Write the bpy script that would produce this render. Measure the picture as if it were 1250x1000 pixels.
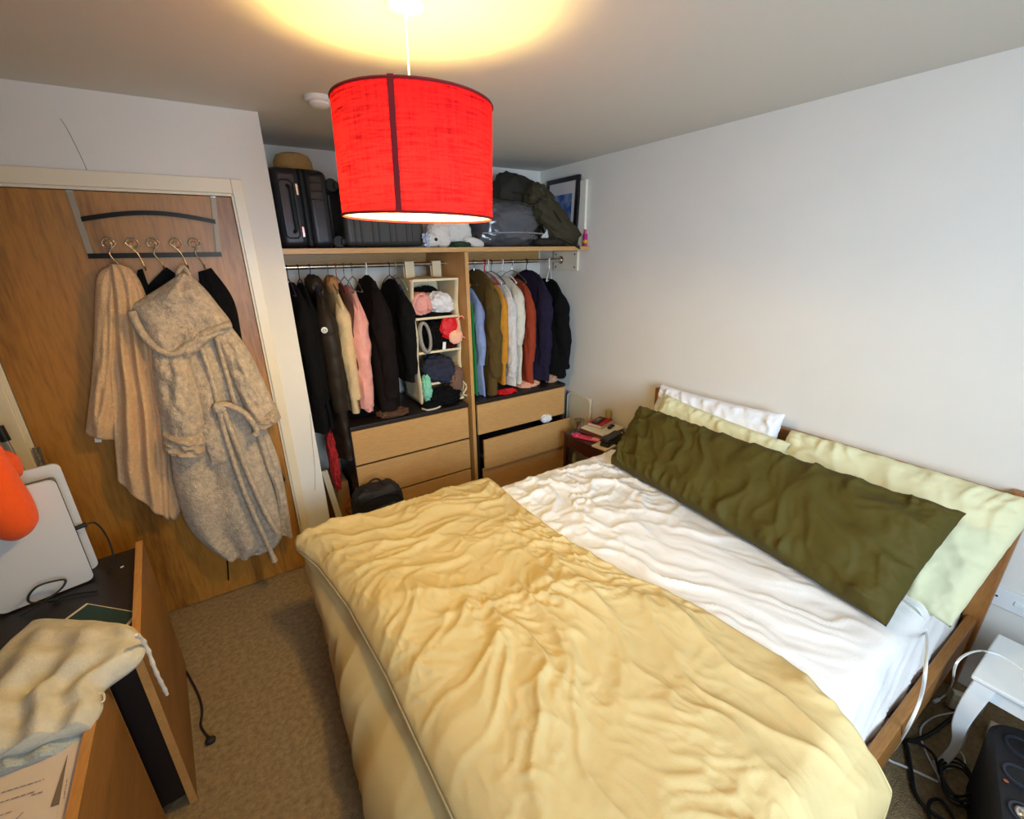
import bpy, bmesh, math, random
from math import sin, cos, pi, sqrt, radians
from mathutils import Vector, Matrix, Euler, noise

for _o in list(bpy.data.objects):
    bpy.data.objects.remove(_o)
SC = bpy.context.scene
COL = SC.collection
random.seed(7)

# ------------------------------------------------------------------ camera
cam_data = bpy.data.cameras.new('camera')
cam = bpy.data.objects.new('camera', cam_data)
COL.objects.link(cam)
YAW, PITCH, ROLL, FPX = radians(32.516), radians(19.555), radians(-0.883), 539.9
cam_data.sensor_fit = 'HORIZONTAL'
cam_data.sensor_width = 36.0
cam_data.lens = 36.0 * FPX / 1250.0
cam_data.clip_start = 0.02
_f = Vector((sin(YAW) * cos(PITCH), cos(YAW) * cos(PITCH), -sin(PITCH)))
_r = Vector((cos(YAW), -sin(YAW), 0))
_u = _r.cross(_f)
_r2 = _r * cos(ROLL) + _u * sin(ROLL)
_u2 = -_r * sin(ROLL) + _u * cos(ROLL)
_m = Matrix((_r2, _u2, -_f)).transposed().to_4x4()
_m.translation = Vector((0, 0, 1.785))
cam.matrix_world = _m
SC.camera = cam

# ------------------------------------------------------------------ light
SC.view_settings.view_transform = 'Standard'
SC.view_settings.look = 'None'
SC.view_settings.exposure = -0.12
SC.view_settings.gamma = 1.0
SC.view_settings.use_curve_mapping = False
world = bpy.data.worlds.new('sky')
SC.world = world
world.use_nodes = True
_bg = world.node_tree.nodes['Background']
_bg.inputs[0].default_value = (0.62, 0.78, 1.0, 1)
_bg.inputs[1].default_value = 0.5

def area_light(name, loc, direction, sx, sy, power, color, spread=180):
    l = bpy.data.lights.new(name, 'AREA')
    l.shape = 'RECTANGLE'
    l.size, l.size_y = sx, sy
    l.energy = power
    l.color = color
    l.spread = radians(spread)
    o = bpy.data.objects.new(name, l)
    COL.objects.link(o)
    o.location = loc
    o.rotation_euler = Vector(direction).to_track_quat('-Z', 'Z').to_euler()
    return o
# daylight arriving through the window in the wall behind the photographer
area_light('window_daylight', (0.45, -1.24, 1.60), (0.54, 1, -0.16), 1.3, 1.1, 55, (0.63, 0.81, 1.0), 112)

# ------------------------------------------------------------------ materials
def lin(c):
    return tuple(((v / 255) / 12.92 if v / 255 <= 0.04045 else ((v / 255 + 0.055) / 1.055) ** 2.4) for v in c) + (1,)

MATS = {}
def mat(name, col, rough=0.7, metal=0.0, var=0.0, vscale=8.0, bump=0.0, bscale=60.0, stretch=(1, 1, 1), sheen=0.0, spec=0.5, weave=False, **kw):
    """plain procedural material: noise colour variation + noise bump in object space"""
    if name in MATS:
        return MATS[name]
    m = bpy.data.materials.new(name)
    m.use_nodes = True
    nt = m.node_tree
    b = nt.nodes['Principled BSDF']
    b.inputs['Roughness'].default_value = rough
    b.inputs['Metallic'].default_value = metal
    b.inputs['Specular IOR Level'].default_value = spec
    if sheen:
        b.inputs['Sheen Weight'].default_value = sheen
    c = lin(col)
    b.inputs['Base Color'].default_value = c
    tc = nt.nodes.new('ShaderNodeTexCoord')
    mp = nt.nodes.new('ShaderNodeMapping')
    mp.inputs['Scale'].default_value = stretch
    nt.links.new(tc.outputs['Object'], mp.inputs['Vector'])
    if var:
        n = nt.nodes.new('ShaderNodeTexNoise')
        n.inputs['Scale'].default_value = vscale
        n.inputs['Detail'].default_value = 6
        n.inputs['Roughness'].default_value = 0.65
        nt.links.new(mp.outputs[0], n.inputs['Vector'])
        r = nt.nodes.new('ShaderNodeValToRGB')
        r.color_ramp.elements[0].position = 0.3
        r.color_ramp.elements[1].position = 0.7
        r.color_ramp.elements[0].color = tuple(max(0, v * (1 - var)) for v in c[:3]) + (1,)
        r.color_ramp.elements[1].color = tuple(min(1, v * (1 + var)) for v in c[:3]) + (1,)
        nt.links.new(n.outputs['Fac'], r.inputs[0])
        nt.links.new(r.outputs[0], b.inputs['Base Color'])
    if bump:
        n = nt.nodes.new('ShaderNodeTexNoise')
        n.inputs['Scale'].default_value = bscale
        n.inputs['Detail'].default_value = 4
        nt.links.new(mp.outputs[0], n.inputs['Vector'])
        bp = nt.nodes.new('ShaderNodeBump')
        bp.inputs['Strength'].default_value = bump
        bp.inputs['Distance'].default_value = 0.01
        nt.links.new(n.outputs['Fac'], bp.inputs['Height'])
        nt.links.new(bp.outputs[0], b.inputs['Normal'])
    MATS[name] = m
    return m

def wood(name, c1, c2, axis='z', scale=6.0, rough=0.45, dist=3.0, figure=0.6):
    if name in MATS:
        return MATS[name]
    m = bpy.data.materials.new(name)
    m.use_nodes = True
    nt = m.node_tree
    b = nt.nodes['Principled BSDF']
    b.inputs['Roughness'].default_value = rough
    tc = nt.nodes.new('ShaderNodeTexCoord')
    mp = nt.nodes.new('ShaderNodeMapping')
    k = {'x': (0.12, 1, 1), 'y': (1, 0.12, 1), 'z': (1, 1, 0.12)}[axis]
    mp.inputs['Scale'].default_value = k
    nt.links.new(tc.outputs['Object'], mp.inputs['Vector'])
    n = nt.nodes.new('ShaderNodeTexNoise')
    n.inputs['Scale'].default_value = scale
    n.inputs['Detail'].default_value = 3
    n.inputs['Distortion'].default_value = 0.4
    nt.links.new(mp.outputs[0], n.inputs['Vector'])
    mul = nt.nodes.new('ShaderNodeMath'); mul.operation = 'MULTIPLY'
    mul.inputs[1].default_value = dist * 6
    nt.links.new(n.outputs['Fac'], mul.inputs[0])
    sn = nt.nodes.new('ShaderNodeMath'); sn.operation = 'SINE'
    nt.links.new(mul.outputs[0], sn.inputs[0])
    n2 = nt.nodes.new('ShaderNodeTexNoise')
    n2.inputs['Scale'].default_value = scale * 22
    n2.inputs['Detail'].default_value = 5
    nt.links.new(mp.outputs[0], n2.inputs['Vector'])
    a1 = nt.nodes.new('ShaderNodeMath'); a1.operation = 'MULTIPLY_ADD'
    a1.inputs[1].default_value = figure * 0.35
    nt.links.new(sn.outputs[0], a1.inputs[0])
    nt.links.new(n2.outputs['Fac'], a1.inputs[2])
    r = nt.nodes.new('ShaderNodeValToRGB')
    r.color_ramp.elements[0].position = 0.2
    r.color_ramp.elements[1].position = 0.8
    r.color_ramp.elements[0].color = lin(c2)
    r.color_ramp.elements[1].color = lin(c1)
    nt.links.new(a1.outputs[0], r.inputs[0])
    nt.links.new(r.outputs[0], b.inputs['Base Color'])
    bp = nt.nodes.new('ShaderNodeBump')
    bp.inputs['Strength'].default_value = 0.08
    bp.inputs['Distance'].default_value = 0.003
    nt.links.new(n2.outputs['Fac'], bp.inputs['Height'])
    nt.links.new(bp.outputs[0], b.inputs['Normal'])
    MATS[name] = m
    return m

def clear_mat(name, tint=(255, 255, 255), gloss=0.12, rough=0.05):
    if name in MATS:
        return MATS[name]
    m = bpy.data.materials.new(name)
    m.use_nodes = True
    nt = m.node_tree
    nt.nodes.remove(nt.nodes['Principled BSDF'])
    out = nt.nodes['Material Output']
    t = nt.nodes.new('ShaderNodeBsdfTransparent'); t.inputs[0].default_value = lin(tint)
    g = nt.nodes.new('ShaderNodeBsdfGlossy'); g.inputs['Roughness'].default_value = rough
    fr = nt.nodes.new('ShaderNodeLayerWeight'); fr.inputs[0].default_value = 0.35
    mm = nt.nodes.new('ShaderNodeMath'); mm.operation = 'MULTIPLY_ADD'
    mm.inputs[1].default_value = 0.45; mm.inputs[2].default_value = gloss * 0.5
    nt.links.new(fr.outputs['Facing'], mm.inputs[0])
    mx = nt.nodes.new('ShaderNodeMixShader')
    nt.links.new(mm.outputs[0], mx.inputs[0])
    nt.links.new(t.outputs[0], mx.inputs[1]); nt.links.new(g.outputs[0], mx.inputs[2])
    nt.links.new(mx.outputs[0], out.inputs[0])
    MATS[name] = m
    return m

def shade_mat(name, col, trans_col, fac, slub=0.0):
    """lampshade cloth: diffuse outside, translucent to the bulb inside"""
    m = bpy.data.materials.new(name)
    m.use_nodes = True
    nt = m.node_tree
    nt.nodes.remove(nt.nodes['Principled BSDF'])
    out = nt.nodes['Material Output']
    d = nt.nodes.new('ShaderNodeBsdfDiffuse'); d.inputs[0].default_value = lin(col)
    t = nt.nodes.new('ShaderNodeBsdfTranslucent'); t.inputs[0].default_value = lin(trans_col)
    mx = nt.nodes.new('ShaderNodeMixShader'); mx.inputs[0].default_value = fac
    if slub:
        tc = nt.nodes.new('ShaderNodeTexCoord')
        mp = nt.nodes.new('ShaderNodeMapping'); mp.inputs['Scale'].default_value = (7, 7, 95)
        n = nt.nodes.new('ShaderNodeTexNoise'); n.inputs['Scale'].default_value = 1.6; n.inputs['Detail'].default_value = 5
        n.inputs['Roughness'].default_value = 0.7
        mp2 = nt.nodes.new('ShaderNodeMapping'); mp2.inputs['Scale'].default_value = (120, 120, 7)
        n2 = nt.nodes.new('ShaderNodeTexNoise'); n2.inputs['Scale'].default_value = 1.2; n2.inputs['Detail'].default_value = 3
        nt.links.new(tc.outputs['Object'], mp.inputs[0]); nt.links.new(mp.outputs[0], n.inputs['Vector'])
        nt.links.new(tc.outputs['Object'], mp2.inputs[0]); nt.links.new(mp2.outputs[0], n2.inputs['Vector'])
        ad = nt.nodes.new('ShaderNodeMath'); ad.operation = 'MULTIPLY_ADD'; ad.inputs[1].default_value = 0.35
        nt.links.new(n2.outputs['Fac'], ad.inputs[0]); nt.links.new(n.outputs['Fac'], ad.inputs[2])
        r = nt.nodes.new('ShaderNodeValToRGB')
        r.color_ramp.elements[0].position = 0.50; r.color_ramp.elements[1].position = 0.72
        tcl = lin(trans_col)
        r.color_ramp.elements[0].color = tuple(v * (1 - slub) for v in tcl[:3]) + (1,)
        r.color_ramp.elements[1].color = tcl
        nt.links.new(ad.outputs[0], r.inputs[0]); nt.links.new(r.outputs[0], t.inputs[0])
    nt.links.new(d.outputs[0], mx.inputs[1]); nt.links.new(t.outputs[0], mx.inputs[2])
    nt.links.new(mx.outputs[0], out.inputs[0])
    MATS[name] = m
    return m

M_wall = mat('wall paint', (224, 219, 210), 0.85, bump=0.04, bscale=90, var=0.02, vscale=3)
M_ceil = mat('ceiling paint', (214, 210, 200), 0.9, bump=0.04, bscale=60)
M_trimw = mat('trim gloss paint', (226, 212, 184), 0.35, bump=0.02, bscale=15)
M_carpet = mat('carpet', (156, 130, 92), 0.95, var=0.34, vscale=45, bump=1.0, bscale=200)
M_door = wood('door veneer', (172, 116, 44), (124, 76, 22), 'z', 4.2, 0.4, 2.6, 0.75)
M_oak = wood('pale oak foil', (206, 162, 104), (186, 140, 84), 'x', 7, 0.42, 1.6, 0.4)
M_oakv = wood('pale oak foil upright', (204, 158, 98), (184, 136, 78), 'z', 7, 0.42, 1.6, 0.4)
M_bedwood = wood('bed oak', (176, 124, 66), (146, 96, 46), 'x', 8, 0.4, 1.8, 0.5)
M_bedwoody = wood('bed oak long', (172, 116, 60), (142, 90, 42), 'y', 8, 0.4, 1.8, 0.5)
M_cabwood = wood('cabinet wood', (146, 102, 54), (116, 77, 36), 'y', 6, 0.45, 2.2, 0.5)
M_mahog = wood('dark red wood', (84, 32, 20), (54, 18, 12), 'y', 8, 0.35, 1.5, 0.5)
M_black = mat('black brown foil', (30, 22, 20), 0.45, bump=0.05, bscale=80)
M_blackpl = mat('black plastic', (18, 18, 20), 0.4)
M_blackmat = mat('black rubber', (16, 16, 18), 0.6)
M_chrome = mat('chrome', (205, 202, 196), 0.22, 1.0)
M_steel = mat('brushed steel', (170, 166, 160), 0.35, 1.0, bump=0.05, bscale=200)
M_white = mat('white plastic', (232, 232, 230), 0.4)
M_whitepaint = mat('white furniture paint', (225, 228, 228), 0.4, bump=0.02, bscale=30)
M_cream = mat('cream board', (224, 214, 192), 0.6)

# ------------------------------------------------------------------ mesh helpers
class MB:
    def __init__(s):
        s.v = []; s.f = []
    def add(s, vs, fs):
        k = len(s.v)
        s.v += [tuple(v) for v in vs]
        s.f += [tuple(i + k for i in f) for f in fs]
        return s
    def box(s, x0, x1, y0, y1, z0, z1, M=None):
        vs = [Vector(p) for p in ((x0, y0, z0), (x1, y0, z0), (x1, y1, z0), (x0, y1, z0), (x0, y0, z1), (x1, y0, z1), (x1, y1, z1), (x0, y1, z1))]
        if M: vs = [M @ v for v in vs]
        return s.add(vs, [(3, 2, 1, 0), (4, 5, 6, 7), (0, 1, 5, 4), (1, 2, 6, 5), (2, 3, 7, 6), (3, 0, 4, 7)])
    def loft(s, rings, cap=True, closed=True):
        n = len(rings[0]); vs = [p for r in rings for p in r]; fs = []
        for i in range(len(rings) - 1):
            for j in range(n if closed else n - 1):
                a = i * n + j; b = i * n + (j + 1) % n
                fs.append((a, b, b + n, a + n))
        if cap:
            fs.append(tuple(range(n))[::-1]); fs.append(tuple((len(rings) - 1) * n + j for j in range(n)))
        return s.add(vs, fs)
    def tube(s, pts, r, seg=8, smooth=0, flat=1.0, rn=0.0):
        pts = [Vector(p) for p in pts]
        if smooth: pts = spline(pts, smooth)
        n = len(pts); rings = []; up = None
        for i, p in enumerate(pts):
            t = (pts[min(i + 1, n - 1)] - pts[max(i - 1, 0)]).normalized()
            if up is None:
                up = Vector((0, 0, 1)) if abs(t.z) < 0.9 else Vector((1, 0, 0))
            a = t.cross(up)
            if a.length < 1e-6: a = t.orthogonal()
            a.normalize(); b = a.cross(t).normalized(); up = b
            rr = r[min(i * len(r) // n, len(r) - 1)] if isinstance(r, (list, tuple)) else (r(i / max(1, n - 1)) if callable(r) else r)
            ring = []
            for k in range(seg):
                ca, sn = cos(2 * pi * k / seg), sin(2 * pi * k / seg)
                q = rr if not rn else rr * (1 + rn * (nz(p.x * 9 + ca * 1.5, p.y * 9 + sn * 1.5, p.z * 11) + .8 * ridge(ca * 1.1 + p.x * 7, sn * 1.1 + p.y * 5, p.z * 9) - .3))
                ring.append(p + a * (ca * q) + b * (sn * q * flat))
            rings.append(ring)
        return s.loft(rings)
    def lathe(s, prof, c=(0, 0, 0), seg=32, M=None, cap=True):
        rings = []
        for r, z in prof:
            ring = [Vector((r * cos(2 * pi * k / seg), r * sin(2 * pi * k / seg), z)) for k in range(seg)]
            if M: ring = [M @ v for v in ring]
            rings.append([v + Vector(c) for v in ring])
        return s.loft(rings, cap)
    def grid(s, fn, nu, nv):
        vs = [fn(i / nu, j / nv) for i in range(nu + 1) for j in range(nv + 1)]
        fs = [(i * (nv + 1) + j, (i + 1) * (nv + 1) + j, (i + 1) * (nv + 1) + j + 1, i * (nv + 1) + j + 1) for i in range(nu) for j in range(nv)]
        return s.add(vs, fs)
    def prism(s, pts, z0, z1):
        n = len(pts)
        return s.add([(x, y, z0) for x, y in pts] + [(x, y, z1) for x, y in pts],
                     [tuple(range(n))[::-1], tuple(range(n, 2 * n))] + [(i, (i + 1) % n, (i + 1) % n + n, i + n) for i in range(n)])

def spline(pts, k):
    pts = [Vector(p) for p in pts]; out = []
    n = len(pts)
    for i in range(n - 1):
        p0 = pts[max(i - 1, 0)]; p1 = pts[i]; p2 = pts[i + 1]; p3 = pts[min(i + 2, n - 1)]
        for j in range(k):
            t = j / k
            out.append(0.5 * ((2 * p1) + (p2 - p0) * t + (2 * p0 - 5 * p1 + 4 * p2 - p3) * t * t + (3 * p1 - p0 - 3 * p2 + p3) * t ** 3))
    out.append(pts[-1])
    return out

def along(poly, t):
    """point on a polyline at t in 0..1, by arc length"""
    L = [0]
    for a, b in zip(poly, poly[1:]): L.append(L[-1] + (b - a).length)
    d = t * L[-1]
    for i in range(len(poly) - 1):
        if d <= L[i + 1] or i == len(poly) - 2:
            return poly[i].lerp(poly[i + 1], (d - L[i]) / max(1e-9, L[i + 1] - L[i]))

def mesh_obj(name, mb, m, parent=None, smooth=True, bevel=0.0, seg=2, sub=0, label=None, weld=False):
    me = bpy.data.meshes.new(name)
    me.from_pydata([tuple(v) for v in mb.v], [], mb.f)
    bm = bmesh.new(); bm.from_mesh(me)
    if weld: bmesh.ops.remove_doubles(bm, verts=bm.verts, dist=0.0004)
    bmesh.ops.recalc_face_normals(bm, faces=bm.faces)
    bm.to_mesh(me); bm.free()
    me.materials.append(m)
    if smooth:
        me.shade_smooth()
        if not sub and len(mb.f) < 6000: me.set_sharp_from_angle(angle=radians(42))
    o = bpy.data.objects.new(name, me)
    COL.objects.link(o)
    if parent is not None:
        o.parent = parent
        o.matrix_parent_inverse = Matrix.Translation(-world_loc(parent))
    if bevel:
        b = o.modifiers.new('bevel', 'BEVEL'); b.width = bevel; b.segments = seg; b.limit_method = 'ANGLE'; b.angle_limit = radians(40)
        b.harden_normals = False
    if sub:
        q = o.modifiers.new('subsurf', 'SUBSURF'); q.levels = sub; q.render_levels = sub
    if label: o['label'] = label
    return o

def world_loc(o):
    v = Vector(o.location)
    while o.parent is not None:
        v = v + o.matrix_parent_inverse.translation
        o = o.parent
        v = v + Vector(o.location)
    return v

def tag(o, label, cat, group=None, kind=None):
    o['label'] = label; o['category'] = cat
    if group: o['group'] = group
    if kind: o['kind'] = kind
    return o

def thing(name, label, cat, loc=(0, 0, 0), group=None):
    o = bpy.data.objects.new(name, None)
    COL.objects.link(o)
    o.location = loc
    o.empty_display_size = 0.05
    return tag(o, label, cat, group)

def struct(name, mb, m, label=None, parent=None, **k):
    o = mesh_obj(name, mb, m, parent, **k)
    if parent is None:
        o['kind'] = 'structure'
        tag(o, label, name.split('_')[0])
    return o

def nz(x, y, z=0.0): return noise.noise((x, y, z))
def fbm(x, y, z=0.0, o=4): return noise.fractal((x, y, z), 0.9, 2.1, o)
def ridge(x, y, z=0.0):
    v = 1 - abs(nz(x, y, z)) * 2.2
    return max(0.0, v) ** 2
def sstep(a, b, x):
    t = min(1, max(0, (x - a) / (b - a))); return t * t * (3 - 2 * t)
def spow(v, p): return math.copysign(abs(v) ** p, v)

def relief(Lp, Rp, T, nrow=60, ncol=28, folds=3.0, fdepth=0.35, seed=0.0, back=0.012, direction=(0, -1, 0), fur=0.0, ease=0.5):
    """hanging cloth: rows run from the left edge to the right edge, the front bulges by T along `direction`, the back lies flat"""
    Lp = spline(Lp, 6); Rp = spline(Rp, 6); d = Vector(direction).normalized()
    rings = []
    for i in range(nrow + 1):
        t = i / nrow
        a = along(Lp, t); b = along(Rp, t); w = (b - a).length
        front = []; backr = []
        tt = T * (0.35 + 0.65 * sstep(0, 0.25, t)) * (0.75 + 0.25 * sstep(1.0, 0.9, t))
        for j in range(ncol + 1):
            s = j / ncol
            p = a.lerp(b, s)
            prof = (max(0.0, 1 - abs(2 * s - 1) ** 2.6)) ** ease
            ph = folds * s * 2 * pi + 2.2 * nz(t * 1.7, s * 1.3, seed) + seed
            fo = fdepth * (0.5 + 0.5 * sin(ph)) * (0.4 + 0.6 * sstep(0.02, 0.5, t)) + 0.30 * nz(s * 5 + seed, t * 6, seed)
            h = tt * prof * (1 - fo)
            if fur: h += fur * nz(p.x * 60, p.z * 60, seed)
            front.append(p + d * max(0.002, h))
            backr.append(p - d * back * min(1, prof * 2))
        rings.append(front + backr[::-1])
    return MB().loft(rings)

def crumple(c, size, seed=0, amp=0.25, freq=3.0, rot=(0, 0, 0), nu=40, nv=56, flat=0.0, p=0.8, folds=0.0):
    """soft crumpled bundle: a squarish ellipsoid with ridged folds; flat = share of the height under which it is cut level"""
    M = Euler(rot).to_matrix(); mb = MB(); c = Vector(c)
    rings = []
    for i in range(nu + 1):
        th = pi * (0.02 + 0.96 * i / nu)
        ring = []
        for j in range(nv):
            ph = 2 * pi * j / nv
            q = Vector((spow(sin(th), p) * spow(cos(ph), p), spow(sin(th), p) * spow(sin(ph), p), spow(cos(th), p)))
            k = 1 + amp * (fbm(q.x * freq + seed, q.y * freq, q.z * freq + seed * 1.7, 3) * 0.7 + (ridge(q.x * freq * 1.3 + seed, q.y * freq * 1.3, q.z * freq * 1.3) - 0.4) * 0.5)
            q = q * k
            if flat: q.z = max(q.z, -1 + flat)
            v = Vector((q.x * size[0], q.y * size[1], q.z * size[2]))
            ring.append(M @ v + c)
        rings.append(ring)
    return mb.loft(rings)

def rot_box(c, sx, sy, sz, rot=(0, 0, 0)):
    M = Matrix.Translation(c) @ Euler(rot).to_matrix().to_4x4()
    return MB().box(-sx / 2, sx / 2, -sy / 2, sy / 2, -sz / 2, sz / 2, M)

# ================================================================== ROOM
XR, YB, ZC, YD, YR, XL = 2.372, 3.24, 2.397, 2.569, -1.25, -1.75
struct('floor', MB().box(XL - .1, XR + .1, YR - .1, YB + .1, -.08, 0), M_carpet, 'beige fitted carpet floor of the bedroom', smooth=False)
struct('ceiling', MB().box(XL - .1, XR + .1, YR - .1, YB + .1, ZC, ZC + .08), M_ceil, 'white painted ceiling above the whole bedroom', smooth=False)
struct('wall_right', MB().box(XR, XR + .1, YR - .1, YB + .1, 0, ZC), M_wall, 'white painted wall behind the bed headboard', smooth=False)
struct('wall_back', MB().box(XL, XR, YB, YB + .1, 0, ZC), M_wall, 'white wall at the back of the open wardrobe', smooth=False)
wd = MB()
wd.box(XL, -.80, YD, YD + .10, 0, ZC); wd.box(-.80, .145, YD, YD + .10, 2.052, ZC); wd.box(.145, .305, YD, YB, 0, ZC)
struct('wall_left', wd, M_wall, 'white wall around the wooden door with its projecting corner', smooth=False)
struct('wall_side', MB().box(XL - .1, XL, YR - .1, YB, 0, ZC), M_wall, 'white wall beyond the left edge of the picture', smooth=False)
wr = MB()
WX0, WX1, WZ0, WZ1 = -.45, 1.15, 1.0, 2.2
wr.box(XL, WX0, YR - .1, YR, 0, ZC); wr.box(WX1, XR, YR - .1, YR, 0, ZC); wr.box(WX0, WX1, YR - .1, YR, 0, WZ0); wr.box(WX0, WX1, YR - .1, YR, WZ1, ZC)
struct('wall_rear', wr, M_wall, 'white wall with the window behind the photographer', smooth=False)
wf = MB()
for a, b in ((WX0, WX0 + .05), ((WX0 + WX1) / 2 - .03, (WX0 + WX1) / 2 + .03), (WX1 - .05, WX1)):
    wf.box(a, b, YR - .08, YR - .03, WZ0, WZ1)
wf.box(WX0, WX1, YR - .08, YR - .03, WZ0, WZ0 + .05); wf.box(WX0, WX1, YR - .08, YR - .03, WZ1 - .05, WZ1)
win = struct('window_1', wf, M_white, 'white framed window behind the photographer', smooth=False)
mesh_obj('pane', MB().box(WX0 + .04, WX1 - .04, YR - .058, YR - .052, WZ0 + .04, WZ1 - .04), clear_mat('window glass', gloss=.05), win, smooth=False)

# door, lining and architrave
dr = struct('door_1', MB().box(-.785, .130, YD - .008, YD + .032, .006, 2.041), M_door, 'brown wood veneer door with robes hanging on it', smooth=False, bevel=.002)
hg = MB()
hg.box(-.795, -.772, YD - .014, YD - .004, .93, 1.03)
for k in range(5): hg.tube([(-.786, YD - .016, .93 + .02 * k + .001), (-.786, YD - .016, .949 + .02 * k)], .007, 10)
mesh_obj('hinge', hg, M_steel, dr)
tr = MB()
AT = 2.116
def arch(px0, px1, z0, z1): tr.box(px0, px1, YD - .018, YD, z0, z1)
tr.box(.142, .188, YD - .016, YD, 0, AT); tr.box(.132, .146, YD - .006, YD + .03, 0, 2.055)
tr.box(-.865, -.803, YD - .016, YD, 0, AT); tr.box(-.806, -.788, YD - .006, YD + .03, 0, 2.055)
tr.box(-.803, .142, YD - .016, YD, 2.056, AT); tr.box(-.80, .14, YD - .006, YD + .03, 2.044, 2.057)
struct('trim_1', tr, M_trimw, 'cream painted frame around the wooden door', smooth=False, bevel=.003)
ck = MB().tube([(-.345, YD - .0004, 2.118), (-.352, YD - .0004, 2.17), (-.366, YD - .0004, 2.25), (-.378, YD - .0004, 2.29)], .0010, 5, smooth=4)
ck.tube([(.298, 2.5687, .95), (.285, 2.5687, .78), (.272, 2.5687, .62), (.252, 2.5687, .48)], .0011, 5, smooth=4)
struct('trim_2', ck, mat('hairline crack', (120, 108, 92), .9), 'hairline cracks in the plaster beside and above the door')

# smoke detector on the ceiling
sd = thing('smoke_detector', 'round white smoke detector on the ceiling behind the lamp', 'detector', (.50, 2.225, ZC))
mesh_obj('base', MB().lathe([(.056, ZC), (.056, ZC - .012), (.050, ZC - .018)], (.50, 2.225, 0), 40), M_white, sd)
mesh_obj('sensor_dome', MB().lathe([(.040, ZC - .016), (.040, ZC - .028), (.030, ZC - .036), (.004, ZC - .038)], (.50, 2.225, 0), 40), M_white, sd)

# wall socket by the white table
so = thing('wall_socket', 'white double wall socket above the white side table', 'socket', (XR, .06, .47))
mesh_obj('face_plate', MB().box(XR - .010, XR, .00, .172, .430, .515), M_whitepaint, so, bevel=.003)
for y in (.150, .028):
    mesh_obj('screw', MB().lathe([(.004, 0), (.004, .0015), (.001, .002)], (XR - .010, y, .474), 12, Matrix.Rotation(-pi / 2, 4, 'Y')), M_blackpl, so)
mesh_obj('rocker_switch', MB().box(XR - .014, XR - .009, .078, .102, .464, .484), M_white, so, bevel=.002)

# ================================================================== PENDANT LAMP
LX, LY = .541, 1.33
lamp = thing('pendant_lamp', 'red fabric drum pendant lamp hanging lit from the ceiling', 'lamp', (LX, LY, ZC))
mesh_obj('ceiling_rose', MB().lathe([(.050, ZC), (.050, ZC - .016), (.040, ZC - .026), (.008, ZC - .030), (.007, ZC - .045)], (LX, LY, 0), 40), M_white, lamp)
mesh_obj('cord', MB().tube([(LX, LY, ZC - .04), (LX - .002, LY, ZC - .15), (LX - .001, LY, 2.18)], .0035, 8, smooth=6), M_white, lamp)
mesh_obj('lamp_holder', MB().lathe([(.006, 2.19), (.016, 2.175), (.020, 2.15), (.020, 2.04), (.024, 2.035), (.024, 2.025), (.016, 2.02)], (LX, LY, 0), 24), M_white, lamp)
RS, ZB, ZT = .2135, 1.884, 2.165
TIL = Matrix.Translation((LX, LY, 2.02)) @ Matrix.Rotation(radians(1.6), 4, Vector((.54, .84, 0))) @ Matrix.Translation((-LX, -LY, -2.02))
def drum(r, z0, z1, t, n=96):
    rings = []
    for rr, z in ((r, z0), (r, z0 * .75 + z1 * .25), (r, (z0 + z1) / 2), (r, z0 * .25 + z1 * .75), (r, z1), (r - t, z1), (r - t, (z0 + z1) / 2), (r - t, z0), (r, z0)):
        rings.append([TIL @ Vector((LX + rr * cos(2 * pi * k / n), LY + rr * sin(2 * pi * k / n), z)) for k in range(n)])
    return MB().loft(rings, cap=False)
def sheet_drum(r, z0, z1, n=96):
    rings = [[TIL @ Vector((LX + r * cos(2 * pi * k / n), LY + r * sin(2 * pi * k / n), z0 + (z1 - z0) * i / 6)) for k in range(n)] for i in range(7)]
    return MB().loft(rings, cap=False)
M_shade = shade_mat('red linen shade', (160, 14, 30), (208, 40, 58), .36, .8)
M_lining = shade_mat('shade lining', (245, 238, 215), (255, 245, 225), .5)
M_seam = mat('shade seam cloth', (112, 6, 16), .8)
shd = mesh_obj('lamp_shade', sheet_drum(RS, ZB, ZT), M_shade, lamp)
mesh_obj('lining', sheet_drum(RS - .004, ZB + .003, ZT - .003), M_lining, shd)
def hoop(z, r):
    return MB().tube([TIL @ Vector((LX + r * cos(2 * pi * k / 96), LY + r * sin(2 * pi * k / 96), z)) for k in range(97)], .0035, 6)
mesh_obj('rim', hoop(ZB, RS), M_seam, shd); mesh_obj('rim', hoop(ZT, RS), M_seam, shd)
sa = -2.1830
def seam_fn(u, v):
    a = sa + (v - .5) * .072
    return TIL @ Vector((LX + (RS + .0022) * cos(a), LY + (RS + .0022) * sin(a), ZB - .001 + (ZT - ZB + .006) * u))
mesh_obj('seam', MB().grid(seam_fn, 8, 6), M_seam, shd)
sp = MB()
for k in range(3):
    a = 2 * pi * k / 3 + .5
    sp.tube([TIL @ Vector((LX + .02 * cos(a), LY + .02 * sin(a), 2.13)), TIL @ Vector((LX + RS * .98 * cos(a), LY + RS * .98 * sin(a), ZT - .004))], .0022, 6)
mesh_obj('spider_frame', sp, M_white, lamp)
M_bulb = bpy.data.materials.new('bulb glow'); M_bulb.use_nodes = True
_e = M_bulb.node_tree.nodes['Principled BSDF']
_e.inputs['Emission Color'].default_value = (1, .78, .40, 1); _e.inputs['Emission Strength'].default_value = 25
mesh_obj('bulb', MB().lathe([(.012, 2.022), (.014, 2.005), (.028, 1.975), (.031, 1.950), (.026, 1.928), (.012, 1.917), (.002, 1.915)], (LX, LY, 0), 24), M_bulb, lamp)
_pl = bpy.data.lights.new('bulb_light', 'POINT'); _pl.energy = 58; _pl.color = (1, .70, .21); _pl.shadow_soft_size = .06
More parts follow.
